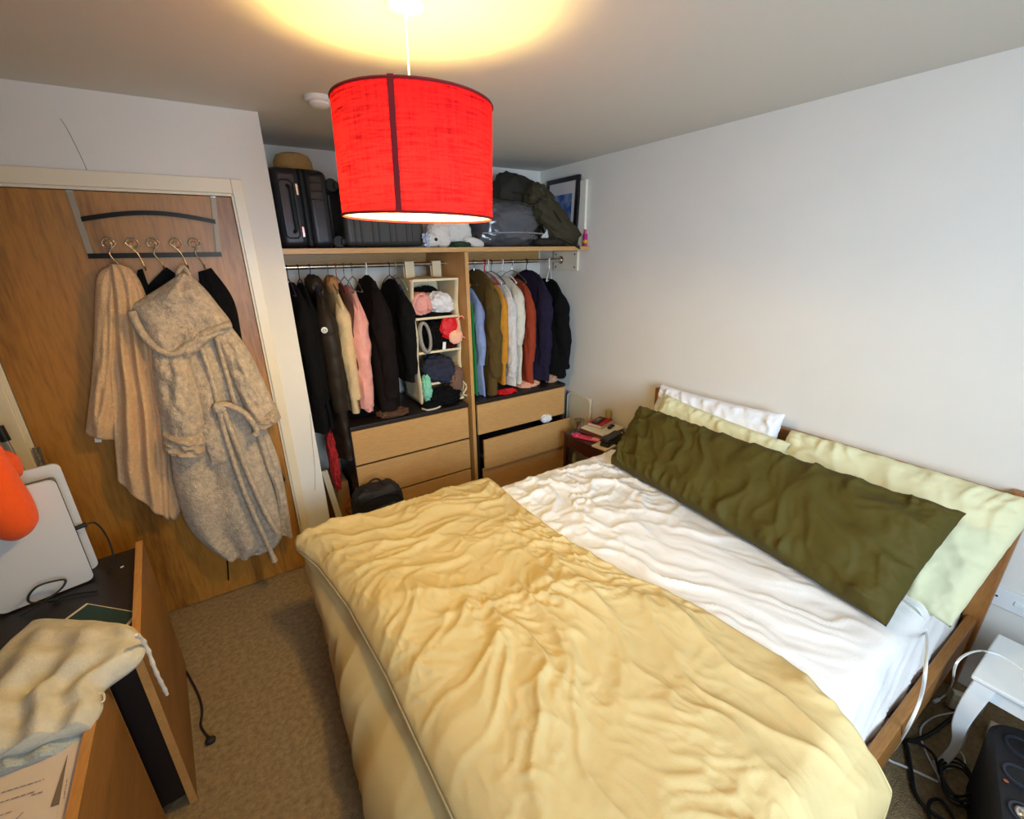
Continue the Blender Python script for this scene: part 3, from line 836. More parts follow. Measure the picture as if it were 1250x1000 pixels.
# ---- fabric shelf organiser
M_canvas = cloth('cream canvas', (222, 206, 172), bump=.2, bscale=250, var=.04)
og = thing('hanging_organiser', 'cream fabric organiser with open compartments hanging on the left rail', 'organiser', (1.16, 2.86, .83))
OX0, OX1, OY0, OY1 = 1.012, 1.318, 2.70, 3.04
def sag_panel(z, s=.012, th=.008):
    def fn(u, v): return (OX0 + (OX1 - OX0) * u, OY0 + (OY1 - OY0) * v, z - s * sin(pi * u) * (.5 + .5 * sin(pi * v)))
    a = MB().grid(fn, 14, 8); b = MB().grid(lambda u, v: (fn(u, v)[0], fn(u, v)[1], fn(u, v)[2] - th), 14, 8)
    a.add(b.v, b.f)
    a.box(OX0, OX1, OY0 - .003, OY0 + .003, z - th - .004, z + .002)
    return a
SZ = [1.635, 1.400, 1.180, .965, .828]
for k, z in enumerate(SZ):
    mesh_obj('top_panel' if k == 0 else 'shelf', sag_panel(z, -.008 if k == 0 else .012), M_canvas, og, smooth=False)
def wavy_side(x, sg):
    def fn(u, v): return (x + sg * .006 * sin(v * 14 + u * 2) , OY0 + (OY1 - OY0) * u, .825 + (1.635 - .825) * v)
    return MB().grid(fn, 6, 40)
for x, sg in ((OX0, 1), (OX1, 1)):
    q = mesh_obj('side_panel', wavy_side(x, sg), M_canvas, og)
    q.modifiers.new('thickness', 'SOLIDIFY').thickness = .006
mesh_obj('back_panel', MB().box(OX0, OX1, OY1 - .005, OY1, .825, 1.635), M_canvas, og, smooth=False)
for x in (1.045, 1.235):
    st = MB().box(x, x + .062, 2.900, 2.904, 1.634, 1.735); st.box(x, x + .062, 2.900, 2.940, 1.7352, 1.739); st.box(x, x + .062, 2.936, 2.940, 1.634, 1.735)
    mesh_obj('strap', st, M_canvas, og, smooth=False)

def bundle(name, label, c, size, m, seed, cat='clothes', **k):
    o = mesh_obj(name, crumple(c, size, seed, **k), m)
    return tag(o, label, cat)
def loop_band(pts, r, m, name, label, cat='clothes', flat=1.0, parent=None):
    o = mesh_obj(name, MB().tube(pts, r, 12, smooth=6, flat=flat), m, parent)
    if parent is None: tag(o, label, cat)
    return o
C_white = cloth('white jersey', (222, 222, 224)); C_mint = cloth('mint jersey', (128, 196, 170)); C_navyt = cloth('navy jersey', (38, 42, 62)); C_taupe = cloth('taupe jersey', (112, 84, 68)); C_peach = cloth('peach lace', (236, 180, 150))
C_redb = cloth('red satin', (206, 20, 30), rough=.5)
pk = bundle('folded_sweater', 'rolled pink knit on the top shelf of the fabric organiser', (1.085, 2.80, 1.475), (.070, .09, .078), C_pink, 3.3, amp=.15, freq=1.4, flat=.1)
loop_band([(1.06 + .052 * cos(a), 2.712 + .012 * sin(2 * a), 1.485 + .062 * sin(a)) for a in [2 * pi * k / 14 - .6 for k in range(13)]], .016, C_pink, 'rolled_cuff', None, parent=pk, flat=.6)
bundle('folded_shirt', 'crumpled white top on the top shelf of the fabric organiser', (1.215, 2.80, 1.475), (.095, .09, .070), C_white, 5.1, amp=.24, freq=1.5, rot=(0, .25, .1), flat=.1)
bundle('folded_shirt', 'black cloth tucked behind the pink knit in the organiser', (1.165, 2.93, 1.485), (.12, .07, .088), C_black, 6.2, amp=.25, flat=.1)
bundle('folded_shirt', 'flat black top lying under the pink knit in the organiser', (1.155, 2.79, 1.407), (.135, .085, .018), C_black2, 2.9, amp=.2, flat=.1)
bundle('folded_shirt', 'black jumper hanging out of the second organiser compartment', (1.175, 2.80, 1.270), (.085, .11, .095), C_black, 8.4, amp=.3, flat=.05)
bundle('folded_shirt', 'dark red top lying on the second organiser shelf', (1.265, 2.79, 1.195), (.045, .08, .022), cloth('maroon jersey', (70, 18, 24)), 3.8, amp=.25, flat=.1)
loop_band([(1.065 + .034 * cos(a), 2.70 + .02 * sin(a), 1.275 + .092 * sin(a)) for a in [2 * pi * k / 14 + pi / 2 for k in range(15)]], .020, C_grey, 'headband', 'grey fabric headband loop hanging in the second organiser compartment', flat=.55)
rb = bundle('bra', 'red and peach bra hanging out of the organiser', (1.235, 2.690, 1.320), (.062, .028, .070), C_redb, 4.7, amp=.2, freq=1.4, rot=(0, .3, 0))
mesh_obj('cup', crumple((1.268, 2.672, 1.262), (.050, .024, .045), 9.1, .15, 1.5, nu=24, nv=32), C_peach, rb)
for s, mm in ((0, C_peach), (.014, C_redb)):
    mesh_obj('shoulder_strap', MB().tube([(1.285 + s, 2.685, 1.365), (1.318 + s, 2.665, 1.395), (1.350, 2.650 - s, 1.330), (1.362, 2.648, 1.262), (1.335, 2.655, 1.248), (1.285, 2.664, 1.285)], .0065, 8, smooth=6, flat=.6), mm, rb)
mesh_obj('shoulder_strap', MB().tube([(1.285, 2.672, 1.385), (1.290, 2.664, 1.335), (1.270, 2.662, 1.285)], .018, 10, smooth=6, flat=.5), C_peach, rb)
mesh_obj('care_label', rot_box((1.185, 2.680, 1.210), .022, .003, .05, (0, .15, 0)), M_white, rb, smooth=False)
bundle('folded_shirt', 'navy blue top spilling out of the third organiser compartment', (1.165, 2.775, 1.035), (.118, .115, .098), C_navyt, 2.4, amp=.22, freq=1.6, flat=.1)
bundle('folded_shirt', 'mint green top hanging at the left edge of the organiser', (1.045, 2.695, .940), (.030, .030, .085), C_mint, 5.9, amp=.25)
bundle('folded_shirt', 'taupe top hanging over the lowest organiser shelf', (1.270, 2.700, .955), (.045, .035, .095), C_taupe, 6.6, amp=.25, rot=(0, .2, 0))
bundle('folded_shirt', 'black cloth bundle lying on the chest below the organiser', (1.170, 2.690, .862), (.105, .055, .062), C_black2, 1.4, amp=.3, flat=.1)
sh = bundle('slipper', 'black shoe with a white edged sole on the left chest', (1.06, 2.68, .823), (.060, .048, .026), C_black, 7.1, cat='shoe', amp=.12, flat=.25, rot=(0, 0, .3))
mesh_obj('sole', crumple((1.06, 2.676, .807), (.068, .052, .008), 7.1, .06, nu=14, nv=40, flat=.3, rot=(0, 0, .3)), mat('sole white', (206, 196, 176), .7), sh)
bundle('folded_scarf', 'brown cloth lying on the left chest below the dark coats', (.80, 2.70, .818), (.10, .07, .022), cloth('cocoa jersey', (92, 62, 44)), 4.2, amp=.25, flat=.2)
bundle('folded_shirt', 'black cloth bundle on the left chest beneath the pink sweater', (.66, 2.85, .820), (.14, .09, .024), C_black2, 9.9, amp=.25, flat=.2)
loop_band([(1.300, 2.685, .955), (1.330, 2.672, .905), (1.300, 2.668, .862), (1.325, 2.670, .842), (1.338, 2.672, .850)], .007, cloth('string', (196, 180, 150)), 'drawstring', 'cream drawstring dangling from the bottom right of the organiser', 'cord')
# clutter on the right chest
bundle('folded_shirt', 'black clothes heaped on the right chest', (1.60, 2.84, .825), (.20, .12, .030), C_black, 3.5, amp=.25, flat=.2)
bundle('folded_scarf', 'red cloth lying on the right chest edge', (1.655, 2.672, .812), (.075, .040, .016), C_redb, 6.1, amp=.35, flat=.2)
bundle('folded_scarf', 'peach cloth under the rust dress on the right chest', (1.89, 2.74, .816), (.10, .07, .020), C_peach, 8.2, amp=.3, flat=.2)
bundle('folded_scarf', 'taupe cloth on the right end of the right chest', (2.105, 2.715, .826), (.045, .045, .030), cloth('taupe pink', (176, 140, 116)), 2.8, amp=.3, flat=.2)
tg = mesh_obj('price_tag', rot_box([(2.030,2.685,0.768)][0], .032, .003, .062, (.1, .08, .1)), M_white, smooth=False); tag(tg, 'white card tag hanging at the hem of the dark navy jacket', 'tag')
bundle('folded_shirt', 'white cloth peeping out of the open middle drawer', (1.985, 2.615, .545), (.045, .030, .030), C_white, 4.4, amp=.3)
bundle('folded_shirt', 'black clothes filling the open middle drawer', (1.70, 2.74, .43), (.26, .13, .085), C_black2, 5.5, amp=.2)

# ---- gap between the wall corner and the left chest
bundle('hanging_scarf', 'red patterned cloth hanging in the gap beside the left chest', (.405, 2.74, .56), (.028, .06, .20), mat('red print cloth', (160, 22, 26), .8, var=.7, vscale=60), 5.3, amp=.2)
ib = MB().tube([(.395, 2.70, .02), (.345, 2.76, .50)], .018, 4); o = mesh_obj('ironing_board', ib, M_cream, smooth=False); tag(o, 'narrow cream board leaning in the gap beside the left chest', 'board')
loop_band([(.43, 2.74, .02), (.45, 2.70, .15), (.42, 2.68, .24), (.46, 2.72, .28), (.49, 2.78, .22)], .004, C_red, 'cord', 'thin red cord in the gap beside the left chest', 'cord')
bx = mesh_obj('cardboard_box', MB().box(.33, .49, 2.85, 3.1, 0, .34), mat('dim cardboard', (150, 110, 64), .85), bevel=.003, smooth=False); tag(bx, 'small brown cardboard box deep in the gap beside the left chest', 'box')

# ---- black backpack in front of the left chest
M_nylon = mat('black nylon', (26, 26, 34), .6, bump=.2, bscale=160)
bk = thing('backpack', 'black backpack standing before the left oak drawers', 'bag', (.585, 2.50, 0))
def rounded(c, sx, sy, sz, r, rot=(0, 0, 0)): return rot_box(c, sx, sy, sz, rot)
mesh_obj('body', crumple((.585, 2.495, .225), (.155, .080, .222), 3.3, .08, 2.0, (0, .02, .05), p=.45), M_nylon, bk)
mesh_obj('front_pocket', crumple((.600, 2.425, .185), (.120, .035, .150), 6.3, .10, 2.0, (0, .02, .05), p=.45), M_nylon, bk)
mesh_obj('top_handle', MB().tube([(.535, 2.49, .430), (.550, 2.49, .478), (.600, 2.49, .485), (.640, 2.49, .425)], .007, 8, smooth=6), mat('black webbing', (40, 26, 26), .8), bk)
mesh_obj('zip', MB().tube([(.470, 2.420, .36), (.52, 2.413, .405), (.60, 2.408, .415), (.68, 2.418, .390), (.715, 2.43, .34)], .004, 6, smooth=6), M_blackpl, bk)

# ================================================================== ON THE WARDROBE SHELF
SH = 1.8205
M_case = mat('black suitcase shell', (24, 25, 32), .38, bump=.05, bscale=120)
M_case2 = mat('charcoal suitcase shell', (62, 58, 54), .45, bump=.05, bscale=120)
s1 = thing('suitcase', 'upright black hard shell suitcase with silver latches on the wardrobe shelf', 'suitcase', (.455, 2.86, SH))
z0, z1 = SH + .001, 2.205
mesh_obj('front_shell', MB().box(.325, .462, 2.69, 3.04, z0, z1), M_case, s1, bevel=.035, seg=5)
mesh_obj('back_shell', MB().box(.474, .590, 2.69, 3.04, z0, z1 - .004), M_case, s1, bevel=.035, seg=5)
mesh_obj('zip_frame', MB().box(.452, .484, 2.697, 3.033, z0 + .006, z1 - .008), M_blackmat, s1, bevel=.03, seg=4)
for z in (1.90, 2.10):
    mesh_obj('latch', MB().box(.428, .442, 2.682, 2.692, z - .025, z + .030), M_chrome, s1, bevel=.003)
hf = MB().tube([(.392 if k in (0, 5) else .402, 2.690 - (.0 if k in (0, 5) else .016), z) for k, z in enumerate((1.90, 1.915, 1.96, 2.06, 2.105, 2.12))], .008, 8, smooth=5)
mesh_obj('handle', hf, M_blackmat, s1)
rc = MB().tube([(.352, 2.689, 1.885), (.352, 2.688, 2.13), (.365, 2.688, 2.145), (.405, 2.688, 2.145), (.418, 2.688, 2.13), (.418, 2.688, 1.885), (.405, 2.688, 1.872), (.365, 2.688, 1.872), (.352, 2.689, 1.885)], .004, 6)
mesh_obj('handle_recess', rc, M_blackmat, s1)
for z in (2.06, 2.10, 2.14):
    mesh_obj('rib', MB().tube([(.500, 2.689, z), (.565, 2.689, z - .002)], .003, 6), M_case, s1)
ht = thing('sun_hat', 'tan hat lying on top of the black suitcase', 'hat', (.46, 2.90, 2.207))
M_straw = mat('tan straw', (176, 140, 84), .85, var=.12, vscale=60, bump=.4, bscale=120)
mesh_obj('brim', MB().lathe([(.150, 2.2075), (.152, 2.212), (.090, 2.222), (.06, 2.222)], (.455, 2.89, 0), 40), M_straw, ht)
mesh_obj('crown', MB().lathe([(.098, 2.221), (.094, 2.262), (.080, 2.288), (.050, 2.298), (.002, 2.300)], (.470, 2.89, 0), 40), M_straw, ht)
s2 = thing('suitcase', 'charcoal ribbed suitcase on its side, wheels toward the black suitcase', 'suitcase', (.86, 2.88, SH))
mesh_obj('shell', MB().box(.650, 1.115, 2.70, 3.00, z0 + .008, 2.155), M_case2, s2, bevel=.03, seg=4)
for x in (.70, .735, .80, .835, .90, .935, 1.0, 1.035):
    mesh_obj('rib', MB().box(x, x + .012, 2.694, 2.706, z0 + .03, 2.13), M_case2, s2, bevel=.004)
for z in (1.838, 2.12):
    for y in (2.74, 2.95):
        wh = mesh_obj('wheel', MB().lathe([(.030, -.012), (.034, -.006), (.034, .006), (.030, .012)], (.618, y, z + .017), 20, Matrix.Rotation(pi / 2, 4, 'X')), M_blackmat, s2)
        mesh_obj('wheel_housing', MB().box(.628, .655, y - .02, y + .02, z, z + .035), M_blackmat, wh, bevel=.006)
M_fluff = mat('white fluff', (222, 214, 204), .95, bump=.9, bscale=110, sheen=.3, var=.06)
pl = thing('plush_toy', 'white fluffy plush animal lying on the wardrobe shelf under the lamp', 'plush toy', (1.27, 2.74, SH))
mesh_obj('body', crumple((1.335, 2.77, 1.915), (.120, .080, .090), 3.1, .12, 2.2, flat=.02), M_fluff, pl)
mesh_obj('head', crumple((1.200, 2.70, 1.895), (.072, .065, .072), 5.1, .12, 2.2), M_fluff, pl)
mesh_obj('muzzle', crumple((1.140, 2.665, 1.865), (.045, .040, .040), 7.1, .12, 2.2), M_fluff, pl)
mesh_obj('nose', MB().lathe([(.001, -.010), (.008, -.006), (.010, 0), (.008, .006), (.001, .010)], (1.153, 2.622, 1.865), 14), M_blackpl, pl)
mesh_obj('leg', crumple((1.215, 2.665, 1.862), (.045, .040, .040), 8.1, .1, 2.2), M_fluff, pl)
mesh_obj('leg', crumple((1.440, 2.695, 1.850), (.075, .040, .029), 2.1, .1, 2.2, (0, .25, 0)), M_fluff, pl)
gc = bundle('folded_blanket', 'dark green cloth under the white plush on the shelf', (1.345, 2.690, 1.838), (.075, .045, .017), cloth('dark green felt', (46, 70, 44)), 2.2, cat='cloth', amp=.2)
pb = bundle('plastic_bag', 'crumpled clear plastic bag with blue print beside the white plush', (1.118, 2.66, 1.862), (.030, .030, .038), mat('crumpled film', (176, 186, 206), .15, var=.35, vscale=40), 8.8, cat='bag', amp=.45, freq=3)
vb = thing('vacuum_bag', 'grey duvet folded inside a clear plastic storage bag on the shelf', 'bag', (1.75, 2.82, SH))
mesh_obj('duvet', crumple((1.745, 2.84, 1.955), (.235, .150, .150), 2.6, .10, 2.4, flat=.12, p=.6), cloth('grey quilt', (84, 82, 88)), vb)
mesh_obj('film', crumple((1.755, 2.838, 1.958), (.262, .168, .160), 2.6, .12, 2.6, flat=.14, p=.6), clear_mat('clear film', (236, 238, 240), .10, .16), vb)
mesh_obj('bag_seal', MB().grid(lambda u, v: (2.000 + .085 * u + .010 * sin(v * 17), 2.690 + .02 * sin(v * 9 + u * 4) + .03 * u, 1.83 + (.20 - .10 * u) * v), 8, 30), mat('film edge', (196, 192, 188), .12, var=.3, vscale=30, bump=.3, bscale=40), vb)
mesh_obj('seal_strip', MB().tube([(1.50, 2.672, 1.905), (1.62, 2.664, 1.908), (1.80, 2.664, 1.912), (1.99, 2.680, 1.905)], .0035, 6, smooth=4), mat('film strip', (150, 150, 156), .2), vb)
M_rucks = mat('olive canvas', (52, 44, 20), .75, var=.15, vscale=14, bump=.25, bscale=140)
M_rucksd = mat('dark olive canvas', (36, 30, 18), .8, var=.15, vscale=14, bump=.25, bscale=140)
rk = thing('rucksack', 'large dark olive rucksack slumped at the right end of the shelf', 'bag', (2.0, 2.85, SH))
mesh_obj('main_body', crumple((1.935, 2.93, 2.115), (.215, .120, .175), 4.4, .13, 1.6, (0, .30, 0), p=.7), M_rucksd, rk)
mesh_obj('lid', crumple((2.020, 2.80, 2.130), (.120, .10, .090), 7.4, .16, 1.8, (0, .5, .2), p=.7), M_rucks, rk)
mesh_obj('side_pocket', crumple((2.090, 2.74, 2.015), (.175, .085, .100), 1.9, .16, 1.7, (0, .62, .1), p=.7), M_rucks, rk)
mesh_obj('front_pocket', crumple((2.200, 2.725, 1.915), (.145, .070, .088), 5.9, .18, 1.8, (0, .40, 0), p=.7), M_rucks, rk)
mesh_obj('base', crumple((2.085, 2.725, 1.851), (.150, .065, .030), 3.7, .12, 1.8, p=.7), M_rucksd, rk)
mesh_obj('strap', MB().tube([(2.12, 2.68, 1.88), (2.20, 2.645, 1.84), (2.245, 2.612, 1.815), (2.262, 2.61, 1.808), (2.25, 2.625, 1.835)], .012, 8, smooth=6, flat=.4), M_rucksd, rk)
mesh_obj('strap', MB().tube([(1.82, 2.80, 2.17), (1.92, 2.735, 2.155), (2.02, 2.665, 2.09), (2.12, 2.64, 1.98)], .010, 8, smooth=6, flat=.5), M_rucksd, rk)
# framed picture and the white box behind it
fr = thing('picture_frame', 'black framed photograph of a blue sky leaning on the right wall', 'picture', (2.34, 2.93, SH))
TLT = Matrix.Translation((2.318, 0, SH + .001)) @ Matrix.Rotation(radians(3.0), 4, 'Y')
def fb(y0, y1, z0, z1, x0, x1): return MB().box(x0, x1, y0, y1, z0, z1, TLT)
f0, f1, g0, g1 = 2.715, 3.10, 0, .485
fm = MB()
for a in ((f0, f0 + .032, g0, g1), (f1 - .032, f1, g0, g1), (f0 + .032, f1 - .032, g0, g0 + .032), (f0 + .032, f1 - .032, g1 - .032, g1)):
    fm.box(-.010, .010, a[0], a[1], a[2], a[3], TLT)
mesh_obj('frame', fm, mat('black frame', (20, 20, 26), .35), fr, smooth=False)
mesh_obj('mount', fb(f0 + .03, f1 - .03, .03, g1 - .03, -.004, .004), mat('mount board', (206, 196, 192), .8), fr, smooth=False)
M_sky = bpy.data.materials.new('sky photograph'); M_sky.use_nodes = True
_n = M_sky.node_tree; _pb = _n.nodes['Principled BSDF']; _pb.inputs['Roughness'].default_value = .3
_t = _n.nodes.new('ShaderNodeTexCoord'); _no = _n.nodes.new('ShaderNodeTexNoise'); _no.inputs['Scale'].default_value = 9; _no.inputs['Detail'].default_value = 6
_rp = _n.nodes.new('ShaderNodeValToRGB'); _rp.color_ramp.elements[0].position = .42; _rp.color_ramp.elements[1].position = .66
_rp.color_ramp.elements[0].color = lin((46, 78, 142)); _rp.color_ramp.elements[1].color = lin((150, 160, 178))
_n.links.new(_t.outputs['Object'], _no.inputs['Vector']); _n.links.new(_no.outputs['Fac'], _rp.inputs[0]); _n.links.new(_rp.outputs[0], _pb.inputs['Base Color'])
ph = mesh_obj('photograph', fb(f0 + .072, f1 - .072, .072, g1 - .115, -.0055, .0), M_sky, fr, smooth=False)
sil = MB(); pts = [(2.80, .10), (2.80, .15), (2.815, .175), (2.818, .205), (2.832, .222), (2.848, .205), (2.852, .175), (2.885, .15), (2.90, .10)]
sil.add([TLT @ Vector((-.0062, y, z)) for y, z in pts] + [TLT @ Vector((-.0054, y, z)) for y, z in pts], [tuple(range(9)), tuple(range(9, 18))[::-1]] + [(i, (i + 1) % 9, (i + 1) % 9 + 9, i + 9) for i in range(9)])
mesh_obj('silhouette', sil, M_blackpl, ph, smooth=False)
cv = mesh_obj('canvas_board', MB().box(2.346, 2.368, 2.655, 3.00, SH + .001, 2.268), mat('white canvas', (232, 224, 208), .8), bevel=.002, smooth=False)
tag(cv, 'white canvas standing on the shelf behind the black picture frame', 'canvas')
pbx = thing('cosmetic_bottle', 'small pink and yellow bottle at the right end of the shelf', 'bottle', (2.342, 2.635, SH))
mesh_obj('body', MB().box(2.330, 2.356, 2.625, 2.651, SH + .001, SH + .085), mat('magenta label', (176, 40, 122), .4), pbx, bevel=.004)
mesh_obj('cap', MB().lathe([(.010, SH + .085), (.010, SH + .115), (.002, SH + .117)], (2.343, 2.638, 0), 16), mat('pink cap', (200, 70, 120), .4), pbx)
mesh_obj('label_band', MB().box(2.3285, 2.3575, 2.6235, 2.6525, SH + .02, SH + .045), mat('yellow label', (226, 170, 40), .4), pbx, bevel=.004)

# ================================================================== ON THE DOOR
rk2 = thing('door_hook_rack', 'chrome over-door rack with five spiral hooks on the wooden door', 'hook rack', (-.17, 2.545, 1.80))
def strap(a, b, w=.020, t=.004):
    a = Vector(a); b = Vector(b); d = (b - a).normalized(); s = Vector((0, 1, 0)).cross(d).normalized() * (w / 2); n = Vector((0, t / 2, 0))
    return MB().loft([[p - s - n, p + s - n, p + s + n, p - s + n] for p in (a, b)])
y_ = 2.552
for x0, x1 in ((-.415, -.410), (.062, .036)):
    mesh_obj('strap', strap((x0, y_, 2.036), (x1, y_, 1.795)), mat('satin nickel strap', (150, 134, 112), .5, .25), rk2, smooth=False)
    mesh_obj('door_clip', MB().box(x0 - .010, x0 + .010, y_ - .002, YD + .03, 2.036, 2.040), M_steel, rk2, smooth=False)
arc = [(-.405 + .455 * k / 24, y_ - .004, 1.935 + .030 * sin(pi * k / 24)) for k in range(25)]
mb = MB(); mb.loft([[Vector((x, y - .002, z - .009)), Vector((x, y + .002, z - .009)), Vector((x, y + .002, z + .009)), Vector((x, y - .002, z + .009))] for x, y, z in arc])
M_barm = mat('dark chrome bar', (34, 29, 23), .32, .85)
mesh_obj('arch_bar', mb, M_barm, rk2, smooth=False)
mesh_obj('lower_bar', MB().box(-.420, .046, y_ - .006, y_ - .002, 1.786, 1.806), M_barm, rk2, smooth=False)
for x, sg in ((-.345, -1), (-.262, 1), (-.198, -1), (-.112, 1), (-.050, -1)):
    pts = []
    for k in range(30):
        a = 2 * pi * 1.45 * k / 29; r = .006 + .0185 * k / 29
        pts.append((x + sg * r * cos(a + .3), y_ - .016, 1.842 + r * sin(a + .3)))
    e = pts[-1]
    pts += [(x + sg * .004, y_ - .016, 1.806), (x + .014, y_ - .020, 1.765), (x + .018, y_ - .028, 1.742), (x + .020, y_ - .045, 1.738), (x + .020, y_ - .055, 1.752)]
    mesh_obj('spiral_hook', MB().tube(pts, .0030, 8, smooth=3), M_chrome, rk2)

M_towel = mat('beige terry', (216, 176, 132), .95, var=.10, vscale=50, bump=.7, bscale=170, sheen=.1)
M_robe = mat('taupe fleece', (192, 172, 148), .95, var=.30, vscale=42, bump=.9, bscale=120, sheen=.15)
M_robe2 = mat('taupe fleece cuff', (186, 164, 138), .95, var=.28, vscale=42, bump=.9, bscale=120, sheen=.15)
V = lambda l: [Vector(p) for p in l]
# dark clothes nearest the door
g = relief(V([(-0.241,2.545,1.684),(-0.271,2.545,1.616),(-0.292,2.545,1.305),(-0.303,2.545,0.850),(-0.347,2.545,0.488)]), V([(-0.172,2.545,1.747),(-0.130,2.545,1.679),(-0.124,2.545,1.476),(-0.180,2.545,0.816),(-0.249,2.545,0.441)]), .040, folds=2, seed=2.2)
dk = mesh_obj('hanging_robe', g, C_black2); tag(dk, 'black dressing gown hanging behind the fluffy bathrobe', 'robe')
g = relief(V([(-0.274,2.548,1.736),(-0.295,2.548,1.669),(-0.299,2.548,1.582)]), V([(-0.256,2.548,1.742),(-0.250,2.548,1.632),(-0.250,2.548,1.543)]), .022, folds=1, seed=3.2, nrow=24, ncol=12)
dk = mesh_obj('hanging_belt', g, C_black); tag(dk, 'black cloth on the second hook between towel and bathrobe', 'cloth')
g = relief(V([(-0.059,2.540,1.722),(-0.080,2.540,1.472),(-0.033,2.540,1.053),(-0.008,2.540,0.623),(0.025,2.540,0.541)]), V([(-0.006,2.540,1.738),(0.055,2.540,1.584),(0.053,2.540,1.358),(0.065,2.540,0.942),(0.111,2.540,0.612)]), .050, folds=2, fdepth=.25, seed=5.2)
dk = mesh_obj('hanging_jacket', g, C_black2); tag(dk, 'black jacket on the rightmost door hook behind the bathrobe', 'jacket')
st = MB().tube([(-0.228,2.545,0.340),(-0.247,2.545,0.187),(-0.261,2.545,0.094)], .009, 6, smooth=4, flat=.4)
o = mesh_obj('cloth_strap', st, C_dkbrown); tag(o, 'dark strap end dangling below the fluffy bathrobe', 'strap')
# beige towel
mbt = relief(V([(-0.349,2.500,1.759),(-0.391,2.500,1.734),(-0.418,2.500,1.678),(-0.472,2.500,1.482),(-0.533,2.500,1.279),(-0.603,2.500,1.076)]), V([(-0.338,2.500,1.762),(-0.312,2.500,1.738),(-0.327,2.500,1.673),(-0.389,2.500,1.438),(-0.469,2.500,1.154),(-0.514,2.500,1.023)]), .060, folds=1.2, fdepth=.25, seed=1.1)
m2 = relief(V([(-0.338,2.485,1.762),(-0.363,2.485,1.734),(-0.434,2.485,1.445),(-0.490,2.485,1.163),(-0.550,2.485,0.843)]), V([(-0.327,2.485,1.765),(-0.283,2.485,1.738),(-0.263,2.485,1.637),(-0.269,2.485,1.462),(-0.296,2.485,1.241),(-0.339,2.485,0.969),(-0.415,2.485,0.581)]), .075, folds=3.2, fdepth=.55, seed=4.4, nrow=90, ncol=48)
mbt.add(m2.v, m2.f)
m3 = relief(V([(-0.312,2.535,1.567),(-0.368,2.535,1.203),(-0.426,2.535,0.888),(-0.461,2.535,0.695)]), V([(-0.244,2.535,1.590),(-0.290,2.535,1.189),(-0.330,2.535,0.817),(-0.350,2.535,0.630),(-0.405,2.535,0.535)]), .035, folds=2, fdepth=.4, seed=6.4)
mbt.add(m3.v, m3.f)
tw = mesh_obj('bath_towel', mbt, M_towel); tag(tw, 'beige terry towel draped from the leftmost door hook', 'towel')
mesh_obj('label_tag', rot_box([(-0.571,2.500,1.033)][0], .022, .003, .022, (0, .2, 0)), M_white, tw, smooth=False)
# fluffy bathrobe
robe = thing('bathrobe', 'fluffy taupe hooded bathrobe hanging on the wooden door', 'bathrobe', (-.10, 2.48, 1.74))
g = relief(V([(-0.212,2.492,1.510),(-0.277,2.492,1.275),(-0.328,2.492,1.005),(-0.361,2.492,0.755),(-0.359,2.492,0.523),(-0.312,2.492,0.381),(-0.247,2.492,0.271)]), V([(-0.032,2.492,1.549),(0.012,2.492,1.371),(0.013,2.492,1.101),(0.029,2.492,0.850),(0.051,2.492,0.576),(0.055,2.492,0.366),(0.013,2.492,0.263),(-0.065,2.492,0.241)]), .085, folds=2.2, fdepth=.38, seed=3.3, nrow=110, ncol=56, fur=.004)
mesh_obj('body', g, M_robe, robe)
g = relief(V([(0.001,2.480,1.315),(0.008,2.480,1.062),(0.024,2.480,0.786),(0.050,2.480,0.582),(0.031,2.480,0.328)]), V([(0.034,2.480,1.310),(0.061,2.480,1.029),(0.098,2.480,0.765),(0.095,2.480,0.464),(0.086,2.480,0.279)]), .045, folds=1, fdepth=.2, seed=5.3, nrow=60, ncol=20, fur=.004)
mesh_obj('front_panel', g, M_robe, robe)
g = relief(V([(-0.290,2.445,1.434),(-0.319,2.445,1.255),(-0.333,2.445,1.103),(-0.342,2.445,1.025)]), V([(-0.170,2.445,1.420),(-0.162,2.445,1.228),(-0.169,2.445,1.068),(-0.181,2.445,0.978)]), .095, folds=1.2, fdepth=.25, seed=7.3, nrow=70, ncol=40, fur=.004)
slv = mesh_obj('sleeve', g, M_robe, robe)
g = relief(V([(-0.339,2.440,1.050),(-0.355,2.440,0.952)]), V([(-0.173,2.440,1.003),(-0.199,2.440,0.894)]), .108, folds=.6, fdepth=.1, seed=8.3, nrow=24, ncol=40, fur=.005)
mesh_obj('cuff', g, M_robe2, slv)
g = relief(V([(-0.066,2.455,1.474),(-0.045,2.455,1.326),(-0.017,2.455,1.159),(0.013,2.455,0.981)]), V([(0.019,2.455,1.481),(0.071,2.455,1.350),(0.112,2.455,1.162),(0.139,2.455,1.020)]), .080, folds=1.0, fdepth=.25, seed=9.3, nrow=70, ncol=34, fur=.004)
slv = mesh_obj('sleeve', g, M_robe, robe)
g = relief(V([(0.004,2.450,1.029),(0.014,2.450,0.965)]), V([(0.134,2.450,1.081),(0.147,2.450,1.002)]), .090, folds=.6, fdepth=.1, seed=8.9, nrow=20, ncol=34, fur=.005)
mesh_obj('cuff', g, M_robe2, slv)
# collar bands running down from the hood
for pl_, w in (([(-0.115,2.415,1.418),(-0.105,2.415,1.284),(-0.103,2.415,1.104)], .020), ([(-0.049,2.415,1.467),(-0.044,2.415,1.333),(-0.037,2.415,1.132)], .018)):
    mesh_obj('collar_band', MB().tube(pl_, w, 12, smooth=8, flat=.6), M_robe, robe)
